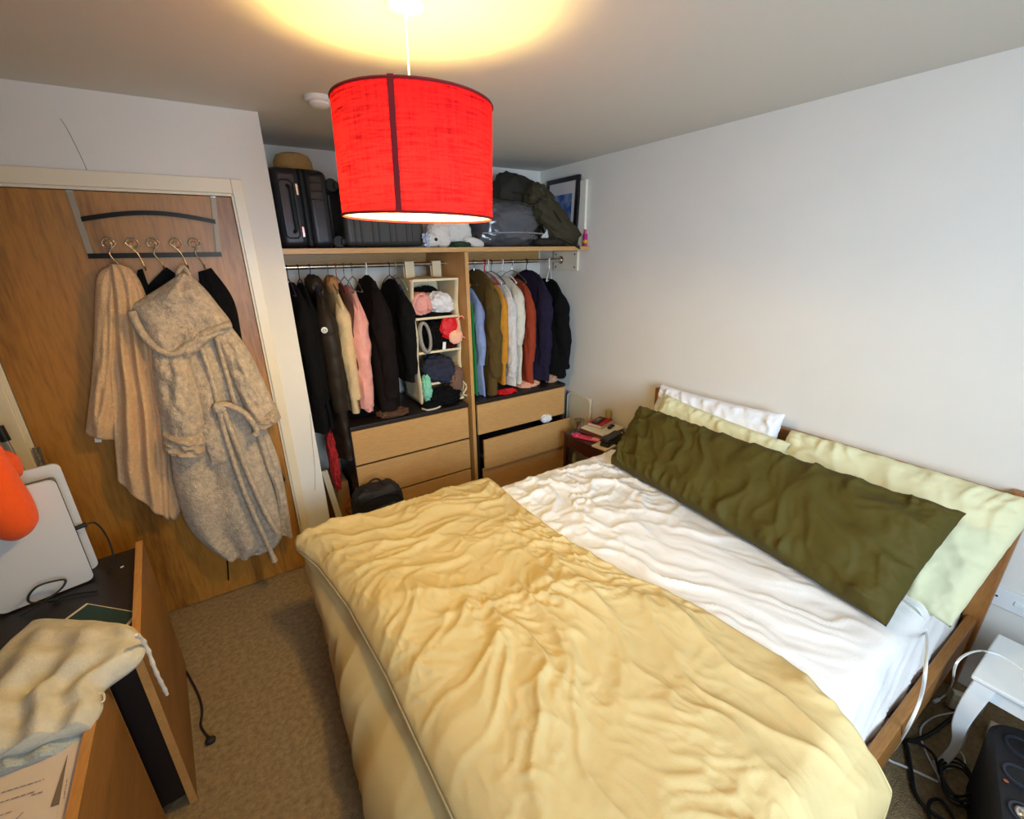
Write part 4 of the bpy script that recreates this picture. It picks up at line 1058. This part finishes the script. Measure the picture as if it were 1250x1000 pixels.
# hood: a gathered funnel from the hook, turned out over a wide rim
hl = V([(-0.119,2.460,1.713),(-0.172,2.460,1.695),(-0.255,2.460,1.638),(-0.329,2.460,1.589)]); 
g = relief(V([(-0.123,2.452,1.720),(-0.203,2.452,1.669),(-0.280,2.452,1.623),(-0.329,2.452,1.586),(-0.316,2.452,1.517),(-0.292,2.452,1.426),(-0.247,2.452,1.370)]), V([(-0.094,2.452,1.719),(-0.048,2.452,1.654),(-0.013,2.452,1.581),(0.022,2.452,1.500),(0.011,2.452,1.459),(-0.055,2.452,1.436),(-0.144,2.452,1.371)]), .105, folds=1.6, fdepth=.30, seed=2.1, nrow=80, ncol=60, fur=.004)
hood = mesh_obj('hood', g, M_robe, robe)
rim = [(-0.313,2.375,1.582),(-0.301,2.375,1.501),(-0.268,2.375,1.429),(-0.214,2.375,1.394),(-0.148,2.375,1.429),(-0.092,2.375,1.466),(-0.033,2.375,1.488),(0.020,2.375,1.498)]
mesh_obj('hood_rim', MB().tube(rim, .022, 14, smooth=8, flat=.7), M_robe2, hood)
mesh_obj('hanging_loop', MB().tube([(-0.130,2.470,1.679),(-0.134,2.470,1.713),(-0.116,2.470,1.743),(-0.102,2.470,1.742),(-0.094,2.470,1.708),(-0.098,2.470,1.663)], .009, 10, smooth=6), M_robe2, robe)
mesh_obj('belt', MB().tube([(-0.117,2.385,1.132),(-0.084,2.385,1.133),(-0.045,2.385,1.113),(-0.003,2.385,1.067),(0.027,2.385,0.983),(0.015,2.385,0.956)], lambda t: .026, 12, smooth=6, flat=.55), M_robe, robe)
mesh_obj('belt', MB().tube([(-0.103,2.385,1.137),(-0.105,2.385,1.031),(-0.098,2.385,0.858),(-0.082,2.385,0.647),(-0.054,2.385,0.442),(-0.034,2.385,0.295),(-0.025,2.385,0.227)], lambda t: .022 + .006 * sstep(.85, 1, t), 12, smooth=6, flat=.55), M_robe, robe)
mesh_obj('belt', MB().tube([(-0.089,2.395,1.107),(-0.070,2.395,0.934),(-0.046,2.395,0.725),(-0.015,2.395,0.522),(0.015,2.395,0.384)], lambda t: .026, 12, smooth=6, flat=.55), M_robe, robe)
mesh_obj('knot', crumple([(-0.100,2.378,1.122)][0], (.028, .020, .024), 3.1, .2, 2, nu=20, nv=28), M_robe, robe)
g = relief(V([(-0.187,2.412,1.045),(-0.192,2.412,0.958),(-0.189,2.412,0.845)]), V([(-0.096,2.412,1.058),(-0.099,2.412,0.956),(-0.100,2.412,0.847)]), .022, folds=.4, fdepth=.1, seed=1.9, nrow=24, ncol=20, fur=.003)
mesh_obj('pocket', g, M_robe, robe)

# slim pole beside the door
pole = thing('pole', 'slim chrome pole with a black cap leaning left of the door', 'pole', (-.745, 2.48, 0))
mesh_obj('tube', MB().tube([(-.745, 2.46, .003), (-.852, 2.535, 1.095)], .008, 12), M_chrome, pole)
mesh_obj('cap', MB().tube([(-.851, 2.534, 1.085), (-.857, 2.538, 1.15)], .016, 14), M_blackpl, pole)

# ================================================================== LEFT CABINETS
def local(o, a, b):
    o = Vector(o); a = Vector(a).normalized(); b = Vector(b).normalized()
    m = Matrix((a, b, Vector((0, 0, 1)))).transposed().to_4x4(); m.translation = o
    return m
MA = local((-.402, 1.449, 0), (-.996, -.088, 0), (-.088, .996, 0))
def lb(M, *a): return MB().box(*a, M)
ca = thing('cabinet', 'black topped cabinet with wooden sides standing by the door', 'cabinet', (-.75, 1.8, 0))
mesh_obj('side_panel', lb(MA, 0, .022, 0, .69, 0, .682), M_cabwood, ca, bevel=.002, smooth=False)
mesh_obj('side_panel', lb(MA, .58, .602, 0, .69, 0, .682), M_cabwood, ca, bevel=.002, smooth=False)
mesh_obj('top_board', lb(MA, .0225, .5795, .012, .69, .638, .660), M_black, ca, smooth=False)
mesh_obj('front_panel', lb(MA, .0225, .5795, .02, .04, .03, .637), M_black, ca, smooth=False)
mesh_obj('back_panel', lb(MA, .0225, .5795, .67, .685, .03, .637), M_black, ca, smooth=False)
M_edge = wood('cabinet edge band', (206, 152, 88), (182, 126, 66), 'y', 8, .45, 1.6, .4)
mesh_obj('edge_band', lb(MA, .0, .022, .0, .69, .6825, .684), M_edge, ca, smooth=False)
mesh_obj('edge_band', lb(MA, .0, .022, -.0018, -.0003, 0, .682), M_edge, ca, smooth=False)
MBx = local((-.474, 1.392, 0), (-1, .02, 0), (.035, -.999, 0))
cbn = thing('cabinet', 'wooden sided cabinet with papers on top at the bottom left corner', 'cabinet', (-.8, 1.0, 0))
mesh_obj('side_panel', lb(MBx, 0, .022, 0, .75, 0, .682), M_cabwood, cbn, bevel=.002, smooth=False)
mesh_obj('side_panel', lb(MBx, .58, .602, 0, .75, 0, .682), M_cabwood, cbn, bevel=.002, smooth=False)
mesh_obj('top_board', lb(MBx, .0225, .5795, .004, .75, .638, .660), M_black, cbn, smooth=False)
mesh_obj('back_panel', lb(MBx, .0225, .5795, .004, .018, .03, .637), M_black, cbn, smooth=False)

mesh_obj('edge_band', lb(MBx, .0, .022, .0, .75, .6825, .684), M_edge, cbn, smooth=False)
mesh_obj('edge_band', lb(MBx, .0, .022, -.0018, -.0003, 0, .682), M_edge, cbn, smooth=False)
# games console: two curved white plates around a black core
MC = local((-.602, 2.068, .661), (-.959, -.283, 0), (.283, -.959, 0))    # x to the left along the face, y toward the room
con = thing('game_console', 'upright white and black game console on the black cabinet top', 'game console', (-.72, 2.05, .661))
M_plate = mat('matt white plate', (206, 208, 214), .45)
def plate(y0, y1, w0, w1, h0, h1, bow):
    def cor(x0, x1, z0, z1, r):
        pts = []
        for cx, cz, a0 in ((x1 - r, z1 - r, 0), (x0 + r, z1 - r, 90), (x0 + r, z0 + r, 180), (x1 - r, z0 + r, 270)):
            for k in range(7):
                a = radians(a0 + 15 * k); pts.append((cx + r * cos(a), cz + r * sin(a)))
        return pts
    pts = cor(w0, w1, h0, h1, .022)
    return MB().loft([[MC @ Vector((x, y + bow * (((z - h0) / (h1 - h0)) ** 3 + ((w1 - x) / (w1 - w0)) ** 3 * .6), z)) for x, z in pts] for y in (y0, y1)])
mesh_obj('rear_plate', plate(-.006, .006, -.008, .262, 0, .445, 0.0), M_plate, con)
mesh_obj('front_plate', plate(.078, .090, .016, .258, .006, .425, .012), M_plate, con)
mesh_obj('core', MB().box(.014, .25, .0065, .077, .002, .405, MC), mat('gloss black', (14, 14, 16), .15), con, bevel=.012)
mesh_obj('foot_block', MB().box(.02, .24, .01, .075, -.0, .004, MC), M_blackpl, con, smooth=False)
us = MB().tube([MC @ Vector((.03, .045, .20)), MC @ Vector((-.016, .045, .202))], .0085, 8)
uc = mesh_obj('usb_cable', us.tube([MC @ Vector(p) for p in ((-.016, .045, .202), (-.038, .040, .195), (-.052, .038, .150), (-.056, .045, .085), (-.048, .055, .020), (-.030, .06, .006), (-.02, .10, .005))], .0030, 8, smooth=6), M_blackmat)
tag(uc, 'thin black cable plugged into the side of the white console', 'cable')
lc = MB().tube([(-0.571,1.877,0.668),(-0.613,1.896,0.668),(-0.658,1.907,0.668),(-0.699,1.902,0.668)] + [MC @ Vector((.12, .145, .012)), MC @ Vector((.175, .135, .030)), MC @ Vector((.178, .130, .055)), MC @ Vector((.150, .128, .078)), MC @ Vector((.110, .128, .074)), MC @ Vector((.085, .130, .062)), MC @ Vector((.105, .140, .040)), MC @ Vector((.160, .145, .020)), MC @ Vector((.21, .15, .008))], .0035, 8, smooth=8)
o = mesh_obj('black_cable', lc, M_blackmat); tag(o, 'black looped cable in front of the white console', 'cable')
o = mesh_obj('headset', MB().tube([(-0.903,2.120,0.675),(-0.876,2.142,0.675),(-0.839,2.047,0.675),(-0.819,1.942,0.675),(-0.839,1.929,0.675)], .008, 10, smooth=6), M_blackpl); tag(o, 'black curved band at the left picture edge on the cabinet', 'headset')
sp_ = mesh_obj('paper_scrap', rot_box([(-0.518,2.008,0.662)][0], .010, .004, .003, (0, 0, .5)), M_white, smooth=False); tag(sp_, 'tiny white paper scrap on the black cabinet top', 'paper')

# orange plush
M_or = mat('orange felt', (238, 84, 12), .85, bump=.3, bscale=200, sheen=.15)
orp = thing('plush_toy', 'orange plush carrot shape hanging over the white console', 'plush toy', (-.75, 1.93, .9))
mesh_obj('body', MB().tube([(-0.732,1.895,1.281),(-0.725,1.895,1.226),(-0.719,1.895,1.164),(-0.713,1.895,1.099),(-0.706,1.895,1.044),(-0.696,1.895,0.998),(-0.686,1.895,0.960),(-0.678,1.895,0.941)], lambda t: .010 + .062 * (sin(min(1, (1 - t) * 1.9 + .02) * pi / 2)) ** .7, 24, smooth=6), M_or, orp)
mesh_obj('tip', crumple([(-0.675,1.895,0.953)][0], (.010, .010, .010), 2, .1, nu=10, nv=14), M_or, orp)
mesh_obj('head', crumple([(-0.721,2.020,1.139)][0], (.052, .050, .058), 4.2, .10, 2, nu=28, nv=36), M_or, orp)

# photo card, papers, cloth bag
gcard = thing('photo_card', 'dark green card with a white border on the black cabinet top', 'card', tuple([(-0.528,1.729,0.662)][0]))
q = [Vector(p) for p in [(-0.591,1.829,0.662),(-0.432,1.674,0.662),(-0.454,1.622,0.662),(-0.640,1.770,0.662)]]
def slab(q, t): return MB().loft([[p for p in q], [p + Vector((0, 0, t)) for p in q]])
mesh_obj('border', slab(q, .0012), mat('card white', (226, 214, 190), .6), gcard, smooth=False)
cq = sum(q, Vector()) / 4; q2 = [cq + (p - cq) * .91 + Vector((0, 0, .0008)) for p in q]
mesh_obj('green_face', slab(q2, .0008), mat('card green', (16, 52, 42), .5), gcard, smooth=False)

M_paper = mat('paper', (216, 200, 192), .8); M_ink = mat('grey ink', (110, 98, 94), .8)
pa = thing('paper_stack', 'printed white papers lying on the wooden cabinet at bottom left', 'papers', (-.62, 1.0, .661))
q = [Vector(p) for p in [(-0.486,1.258,0.662),(-0.486,1.225,0.662),(-0.467,0.984,0.662),(-0.660,1.040,0.662),(-0.774,1.402,0.662)]]
mesh_obj('lower_sheet', slab(q, .010), M_paper, pa, smooth=False)
q = [Vector(p) for p in [(-0.506,1.217,0.673),(-0.504,1.071,0.673),(-0.502,0.976,0.673),(-0.653,1.030,0.673),(-0.757,1.359,0.673)]]
up_ = mesh_obj('upper_sheet', slab(q, .0012), M_paper, pa, smooth=False)
fl = MB().add([(-0.513,1.186,0.675),(-0.505,1.054,0.675),(-0.516,1.058,0.675)] + [(-0.509,1.175,0.685),(-0.512,1.048,0.685),(-0.531,1.090,0.685)], [(0, 1, 2), (3, 5, 4)])
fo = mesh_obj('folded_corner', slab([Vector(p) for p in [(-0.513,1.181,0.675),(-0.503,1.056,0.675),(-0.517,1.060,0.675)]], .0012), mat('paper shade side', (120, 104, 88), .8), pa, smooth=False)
pr = MB(); rng = random.Random(3)
def dash(a, b, w=.0022):
    a = Vector(a); b = Vector(b); d = (b - a); n = d.length; d.normalize(); s = Vector((-d.y, d.x, 0)) * w; p = 0
    while p < n:
        l = rng.uniform(.004, .014); e = min(n, p + l)
        u0, u1 = a + d * p, a + d * e
        pr.add([u0 - s, u1 - s, u1 + s, u0 + s], [(0, 1, 2, 3)]); p = e + .0025
for a, b in (((-0.616,1.156,0.676), (-0.544,1.140,0.676)), ((-0.612,1.131,0.676), (-0.553,1.118,0.676)), ((-0.560,1.113,0.676), (-0.540,1.108,0.676)), ((-0.603,1.097,0.676), (-0.585,1.094,0.676)), ((-0.572,1.069,0.676), (-0.562,1.080,0.676))):
    dash(a, b, .0009)
mesh_obj('printed_lines', pr, M_ink, up_, smooth=False)
pr = MB()
for a, b in (((-0.509,1.198,0.673), (-0.512,1.189,0.673)), ((-0.507,1.181,0.673), (-0.506,1.144,0.673)), ((-0.502,1.115,0.673), (-0.498,1.067,0.673)), ((-0.482,1.107,0.673), (-0.479,1.049,0.673))):
    dash(a, b, .0006)
mesh_obj('printed_lines', pr, M_ink, pa, smooth=False)

M_bag = mat('cream cotton', (226, 200, 160), .95, var=.07, vscale=40, bump=.6, bscale=160, sheen=.1)
M_bagin = mat('pale grey blue lining', (184, 188, 182), .95, var=.12, vscale=20, bump=.6, bscale=160, sheen=.1)
bg = thing('cloth_bag', 'cream drawstring cloth bag crumpled over the cabinet tops', 'bag', (-.55, 1.4, .69))
g = relief(V([(-0.712,1.782,0.685),(-0.744,1.690,0.685),(-0.767,1.576,0.685),(-0.781,1.448,0.685),(-0.727,1.238,0.685)]), V([(-0.428,1.565,0.685),(-0.390,1.470,0.685),(-0.398,1.394,0.685),(-0.466,1.342,0.685),(-0.460,1.274,0.685),(-0.477,1.223,0.685)]), .075, nrow=90, ncol=90, folds=3.2, fdepth=.36, seed=4.9, back=.018, direction=(.1, -.12, 1))
mesh_obj('upper_layer', g, M_bag, bg)
g = relief(V([(-0.790,1.465,0.672),(-0.744,1.319,0.672),(-0.711,1.213,0.672)]), V([(-0.489,1.256,0.672),(-0.501,1.216,0.672),(-0.535,1.199,0.672)]), .028, nrow=40, ncol=50, folds=3, fdepth=.4, seed=7.9, back=.006, direction=(0, -.1, 1))
mesh_obj('inner_layer', g, M_bagin, bg)
cp = [(-0.385,1.403,0.776),(-0.385,1.437,0.727),(-0.385,1.448,0.673),(-0.385,1.445,0.620),(-0.385,1.449,0.569),(-0.385,1.459,0.517),(-0.385,1.467,0.473)]
cd = MB().tube(cp, lambda t: .0045 + .0022 * abs(sin(t * 23)) ** 6 + .002 * abs(nz(t * 40, 2)), 8, smooth=8)
mesh_obj('drawstring', cd, mat('white cord', (232, 220, 202), .9, bump=.5, bscale=200), bg)
mesh_obj('drawstring', MB().tube([(-0.476,1.317,0.700),(-0.462,1.313,0.700),(-0.456,1.285,0.700),(-0.464,1.282,0.700)], .0025, 6, smooth=6), mat('white cord', (232, 220, 202)), bg)
# cable on the carpet beside the cabinet
fc = MB().tube([(-0.462,2.093,0.005),(-0.438,2.018,0.005),(-0.406,1.904,0.005),(-0.393,1.818,0.005),(-0.397,1.752,0.005),(-0.383,1.704,0.005),(-0.364,1.665,0.005)], .0045, 8, smooth=8)
fcb = mesh_obj('power_cable', fc, mat('brown black cable', (40, 22, 18), .5)); tag(fcb, 'dark cable with a plug on the carpet beside the cabinet', 'cable')
mesh_obj('plug', crumple([(-0.363,1.651,0.012)][0], (.018, .014, .011), 2.2, .1, 2, nu=14, nv=18), M_blackmat, fcb)

# ================================================================== BEDSIDE TABLE (far side)
TZ = .500
bt = thing('bedside_table', 'dark red wooden bedside table between the bed and the wall', 'table', (2.16, 2.17, 0))
mesh_obj('top_board', MB().box(1.985, XR - .008, 1.965, 2.395, TZ - .02, TZ), M_mahog, bt, bevel=.003, smooth=False)
mesh_obj('apron', MB().box(1.992, 2.008, 1.985, 2.375, TZ - .105, TZ - .0205), M_mahog, bt, smooth=False)
mesh_obj('apron', MB().box(2.0085, 2.345, 2.368, 2.382, TZ - .105, TZ - .0205), M_mahog, bt, smooth=False)
for x in (1.987, 2.325):
    for y in (1.97, 2.362): mesh_obj('leg', MB().box(x, x + .03, y, y + .03, 0, TZ - .0205), M_mahog, bt, bevel=.002, smooth=False)
glass = thing('drinking_glass', 'clear drinking glass at the far corner of the bedside table', 'glass', (2.085, 2.335, TZ))
mesh_obj('tumbler', MB().lathe([(.002, TZ + .001), (.034, TZ + .001), (.036, TZ + .02), (.039, TZ + .10), (.0365, TZ + .10), (.034, TZ + .022), (.002, TZ + .012)], (2.085, 2.335, 0), 28), clear_mat('tumbler glass', (238, 234, 226), .3, .05), glass)
wb = thing('storage_box', 'low white box with rounded corners on the bedside table', 'box', (2.20, 2.20, TZ))
R_ = Matrix.Translation((2.205, 2.215, TZ)) @ Matrix.Rotation(radians(6), 4, 'Z')
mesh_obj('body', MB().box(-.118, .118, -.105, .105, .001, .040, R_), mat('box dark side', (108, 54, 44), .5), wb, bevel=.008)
mesh_obj('lid', MB().box(-.122, .122, -.109, .109, .0405, .052, R_), M_cream, wb, bevel=.008, seg=3)
bk2 = thing('book', 'red paperback lying on the white box', 'book', (2.24, 2.26, TZ + .053))
R2 = Matrix.Translation((2.235, 2.265, TZ + .0525)) @ Matrix.Rotation(radians(14), 4, 'Z')
mesh_obj('pages', MB().box(-.082, .082, -.058, .058, .0025, .0215, R2), M_cream, bk2, smooth=False)
mesh_obj('cover', MB().box(-.085, .085, -.061, .061, .022, .0245, R2).box(-.085, .085, -.061, .061, .0, .002, R2).box(-.085, .085, .0585, .061, .002, .022, R2), mat('red cover', (176, 22, 34), .5), bk2, smooth=False)
ph = thing('remote_control', 'dark remote control lying on the red paperback', 'remote', (2.23, 2.26, TZ + .0775))
R3 = Matrix.Translation((2.215, 2.268, TZ + .0772)) @ Matrix.Rotation(radians(22), 4, 'Z')
mesh_obj('body', MB().box(-.070, .070, -.024, .024, 0, .016, R3), mat('brown black plastic', (46, 30, 24), .4), ph, bevel=.006)
for xx in (-.02, .0, .02): mesh_obj('button', MB().box(xx - .006, xx + .006, -.012, .012, .0155, .018, R3), mat('grey key', (150, 136, 126), .5), ph, smooth=False)
sg = thing('sunglasses', 'folded dark sunglasses on the white box beside the red book', 'glasses', (2.24, 2.17, TZ + .053))
for dx in (-.022, .022):
    mesh_obj('lens', crumple((2.245 + dx, 2.165 + dx * .4, TZ + .062), (.019, .013, .010), 3, .06, nu=14, nv=20), M_blackpl, sg)
mesh_obj('temple', MB().tube([(2.205, 2.15, TZ + .058), (2.245, 2.185, TZ + .06), (2.285, 2.18, TZ + .058)], .003, 6, smooth=4), M_blackpl, sg)
M_amber = clear_mat('amber glass', (176, 140, 50), .3, .08)
bo = thing('perfume_bottle', 'amber glass bottle at the wall edge of the bedside table', 'bottle', (2.345, 2.285, TZ))
mesh_obj('bottle', MB().lathe([(.002, TZ + .001), (.026, TZ + .001), (.026, TZ + .07), (.024, TZ + .072), (.002, TZ + .073)], (2.336, 2.29, 0), 28), mat('amber', (150, 112, 40), .15), bo)
mesh_obj('cap', MB().lathe([(.022, TZ + .0735), (.024, TZ + .10), (.023, TZ + .138), (.018, TZ + .142), (.001, TZ + .142)], (2.336, 2.29, 0), 28), mat('pale cap', (178, 156, 96), .3), bo)
bc = thing('glasses_case', 'black hard case on the bedside table beside the pillow', 'case', (2.13, 2.055, TZ))
R4 = Matrix.Translation((2.125, 2.040, TZ)) @ Matrix.Rotation(radians(17), 4, 'Z')
mesh_obj('base', MB().box(-.105, .105, -.034, .034, .001, .038, R4), mat('black case', (26, 26, 28), .45), bc, bevel=.010, seg=3)
mesh_obj('lid', MB().box(-.105, .105, -.034, .034, .0385, .066, R4), mat('black case', (26, 26, 28), .45), bc, bevel=.012, seg=3)
pp = thing('pouch', 'flat pink pouch at the bed side edge of the bedside table', 'pouch', (2.06, 2.18, TZ))
R5 = Matrix.Translation((2.050, 2.190, TZ)) @ Matrix.Rotation(radians(-66), 4, 'Z')
mesh_obj('flat_body', MB().box(-.095, .095, -.030, .030, .001, .014, R5), mat('pink vinyl', (214, 62, 92), .4), pp, bevel=.005)
mesh_obj('round_end', MB().lathe([(.002, .001), (.028, .001), (.031, .012), (.026, .022), (.002, .025)], tuple(R5 @ Vector((-.095, .0, 0))), 24), mat('hot pink', (222, 40, 100), .4), pp)
mesh_obj('label_patch', MB().box(.03, .088, -.022, .022, .0142, .0156, R5), mat('pale pink', (240, 168, 164), .5), pp, smooth=False)
nb = thing('notebook', 'cream notebook on the bedside table next to the sheet', 'notebook', (2.03, 2.02, TZ))
mesh_obj('cover', MB().box(-.06, .06, -.085, .035, .001, .012, Matrix.Translation((2.045, 2.055, TZ)) @ Matrix.Rotation(radians(10), 4, 'Z')), mat('notebook cream', (222, 204, 168), .7), nb, smooth=False)
ec = mesh_obj('earphone_cable', MB().tube([(2.02, 2.335, TZ + .004), (2.005, 2.315, TZ + .004), (2.03, 2.30, TZ + .004), (2.035, 2.27, TZ + .004), (2.01, 2.245, TZ + .006), (2.00, 2.235, TZ + .006)], .003, 6, smooth=6), M_white); tag(ec, 'white earphone cable by the glass on the bedside table', 'cable')
wc = mesh_obj('charger', crumple((2.30, 2.115, TZ + .012), (.014, .012, .0118), 3, .05, nu=12, nv=16), M_white); tag(wc, 'small white charger beside the black case on the bedside table', 'charger')
wp = thing('serving_tray', 'cream board with rounded corners leaning on the wall beyond the bedside table', 'tray', (2.34, 2.62, 0))
R6 = Matrix.Translation((2.338, 2.64, 0)) @ Matrix.Rotation(radians(1.0), 4, 'Y')
mesh_obj('board', MB().box(-.009, .009, -.145, .145, .001, .665, R6), M_cream, wp, bevel=.008, seg=3)
mesh_obj('rim', MB().tube([R6 @ Vector(p) for p in ((-.010, -.14, .30), (-.010, -.14, .63), (-.010, -.115, .66), (-.010, .115, .66), (-.010, .14, .63), (-.010, .14, .30))], .006, 8), M_cream, wp)

# ================================================================== WHITE SIDE TABLE, SPEAKER, CABLES
wt = thing('side_table', 'white side table with curved legs under the wall socket', 'table', (2.02, -.06, 0))
WT = .445
tx0, tx1, ty0, ty1 = 1.850, 2.160, -.25, .098
mesh_obj('table_top', MB().box(tx0, tx1, ty0, ty1, WT - .016, WT), M_whitepaint, wt, bevel=.005, seg=3)
for a in ((tx0 + .028, tx0 + .044, ty0 + .03, ty1 - .03), (tx1 - .044, tx1 - .028, ty0 + .03, ty1 - .03), (tx0 + .045, tx1 - .045, ty1 - .044, ty1 - .028), (tx0 + .045, tx1 - .045, ty0 + .028, ty0 + .044)):
    mesh_obj('apron', MB().box(a[0], a[1], a[2], a[3], WT - .080, WT - .0165), M_whitepaint, wt, smooth=False)
for sx in (-1, 1):
    for sy in (-1, 1):
        cx = (tx0 + tx1) / 2 + sx * ((tx1 - tx0) / 2 - .035); cy = (ty0 + ty1) / 2 + sy * ((ty1 - ty0) / 2 - .035)
        rings = []
        for k in range(21):
            t = k / 20; z = (WT - .017) * (1 - t)
            o_ = .016 * sin(t * pi * 1.15) * (1 - .2 * t) - .016 * sstep(.45, .85, t) + .036 * sstep(.60, 1.0, t)
            h_ = (.026 - .013 * sstep(.1, .85, t) + .002 * sstep(.9, 1, t))
            rings.append([Vector((cx + sx * o_ + ax * h_, cy + sy * o_ + ay * h_, z)) for ax, ay in ((-1, -1), (1, -1), (1, 1), (-1, 1))])
        mesh_obj('leg', MB().loft(rings), M_whitepaint, wt, bevel=.003)
tc_ = MB().tube([(1.996,-0.016,0.449),(2.017,0.029,0.449),(2.026,0.065,0.449),(2.016,0.091,0.449)] + [(1.995,0.118,0.441),(1.667,0.118,0.624),(1.579,0.118,0.639)] + [(2.131,0.150,0.170)] + [(2.251,0.160,0.012),(2.185,0.169,0.012)], .0032, 8, smooth=8)
o = mesh_obj('charging_cable', tc_, M_white); tag(o, 'white cable trailing over the white side table to the carpet', 'cable')
mesh_obj('plug', MB().tube([(2.185,0.169,0.012),(2.154,0.176,0.012)], .007, 8), M_white, o)
def floor_cable(name, label, pts, r, m, sm=8):
    o = mesh_obj(name, MB().tube(pts, r, 8, smooth=sm), m); return tag(o, label, 'cable')
floor_cable('charging_cable', 'thin white cable curving round the white table leg on the carpet', [(2.223,0.091,0.005),(2.173,0.116,0.005),(2.089,0.152,0.005),(2.001,0.167,0.005),(1.940,0.155,0.005),(1.888,0.125,0.005),(1.842,0.089,0.005),(1.808,0.057,0.005)], .0032, M_white)
floor_cable('charging_cable', 'short white cable looping to the right of the front table leg', [(1.993,0.074,0.008),(1.988,0.050,0.008),(1.961,0.035,0.008),(1.931,0.034,0.008),(1.901,0.051,0.008),(1.861,0.068,0.008)], .0024, M_white)
for lab, a, b in (('white plug at the front table leg, nearer the leg', (1.868,0.095,0.009), (1.839,0.075,0.009)), ('white plug lying at the end of the bed cable', (1.821,0.068,0.009), (1.795,0.048,0.009))):
    o = mesh_obj('cable_plug', MB().tube([a, b], .0085, 8), M_white); tag(o, lab, 'plug')
floor_cable('power_cable', 'thick black cable bending sharply beside the bed rail', [(2.240,0.097,0.014),(2.128,0.114,0.014),(1.999,0.134,0.014),(1.909,0.157,0.014),(1.865,0.179,0.014),(1.834,0.164,0.014),(1.758,0.131,0.014),(1.680,0.096,0.014),(1.655,0.056,0.014),(1.662,0.009,0.014)], .0065, M_blackmat)
floor_cable('power_cable', 'black cable running from the table leg to the speaker', [(1.861,0.175,0.026),(1.884,0.143,0.026),(1.876,0.103,0.026),(1.816,0.069,0.026),(1.778,0.033,0.026),(1.756,-0.009,0.026),(1.738,-0.049,0.026)], .005, M_blackmat)
lp = MB()
for k in range(3):
    lp.tube([Vector(p) + Vector((.012 * k, .006 * k, .004 * k)) for p in [(1.820,0.071,0.040),(1.856,0.061,0.040),(1.882,0.037,0.040),(1.869,0.008,0.040),(1.827,-0.012,0.040),(1.776,-0.018,0.040),(1.732,0.000,0.040),(1.725,0.027,0.040),(1.759,0.051,0.040),(1.820,0.071,0.040)]], .0042, 8, smooth=8)
o = mesh_obj('coiled_cable', lp, M_blackmat); tag(o, 'coil of black cable on the carpet in front of the speaker', 'cable')
floor_cable('power_cable', 'small black cable loop at the bottom edge of the picture', [(1.607,0.032,0.018),(1.648,0.053,0.018),(1.690,0.059,0.018),(1.719,0.045,0.018),(1.714,0.023,0.018),(1.688,0.000,0.018),(1.663,-0.010,0.018)], .005, M_blackmat)
eb = mesh_obj('power_adapter', rot_box([(2.207,0.121,0.040)][0], .035, .055, .075, (.1, .15, .5)), M_cream, bevel=.006); tag(eb, 'white plug adapter on the carpet below the headboard post', 'adapter')
mesh_obj('pin_slot', rot_box((Vector([(2.207,0.121,0.040)][0]) + Vector((-.016, -.006, .006))), .012, .008, .02, (.1, .15, .5)), M_blackpl, eb, smooth=False)
eb2 = mesh_obj('power_strip', rot_box([(2.174,0.005,0.022)][0], .09, .04, .030, (0, 0, .1)), M_cream, bevel=.006); tag(eb2, 'pale power strip under the white side table', 'power strip')

spk = thing('speaker', 'black party speaker lying on the carpet beside the white side table', 'speaker', (1.75, -.18, 0))
dS = Vector((-.966, -.258, 0)); wS = Vector((.258, -.966, 0))
MS = local((1.930, .041, 0), dS, wS)
M_spk = mat('black speaker cloth', (16, 17, 24), .7, bump=.2, bscale=300)
rings = []
for t, z in ((0, .002), (.01, .02), (.35, .12), (.7, .22), (.92, .272), (1.0, .285)):
    ins = .012 if t == 1.0 else (.002 if t > .9 else .014 * (1 - t)); e = .012 if t == 1.0 else .0
    x0_, x1_, y0_, y1_ = e, .56 - e, ins, .36 - ins; r_ = .09; ring = []
    for cx, cy, a0 in ((x1_ - r_, y1_ - r_, 0), (x0_ + r_, y1_ - r_, 90), (x0_ + r_, y0_ + r_, 180), (x1_ - r_, y0_ + r_, 270)):
        for k in range(7): ring.append(MS @ Vector((cx + r_ * cos(radians(a0 + 15 * k)), cy + r_ * sin(radians(a0 + 15 * k)), z)))
    rings.append(ring)
mesh_obj('cabinet', MB().loft(rings), M_spk, spk)
M_ring = mat('satin black ring', (40, 42, 54), .3)
def driver(name, x, y, r, m_in=None):
    d = mesh_obj(name, MB().lathe([(r * .72, .284), (r * .78, .292), (r * .95, .293), (r, .286)], tuple(MS @ Vector((x, y, 0))), 32, cap=False), M_ring, spk)
    mesh_obj('cone', MB().lathe([(r * .74, .289), (r * .3, .287), (.001, .2875)], tuple(MS @ Vector((x, y, 0))), 32, cap=False), m_in or M_blackmat, d)
    return d
driver('driver_ring', .100, .075, .042); driver('driver_ring', .222, .058, .038); driver('driver_ring', .292, .098, .030)
dm = driver('driver_ring', .352, .058, .036)
mesh_obj('dome', MB().lathe([(.024, .287), (.021, .296), (.011, .302), (.001, .303)], tuple(MS @ Vector((.352, .058, 0))), 28), M_chrome, dm)
mesh_obj('knob', MB().lathe([(.006, .285), (.006, .292), (.001, .293)], tuple(MS @ Vector((.268, .026, 0))), 14), mat('copper', (190, 120, 90), .3, 1.0), spk)
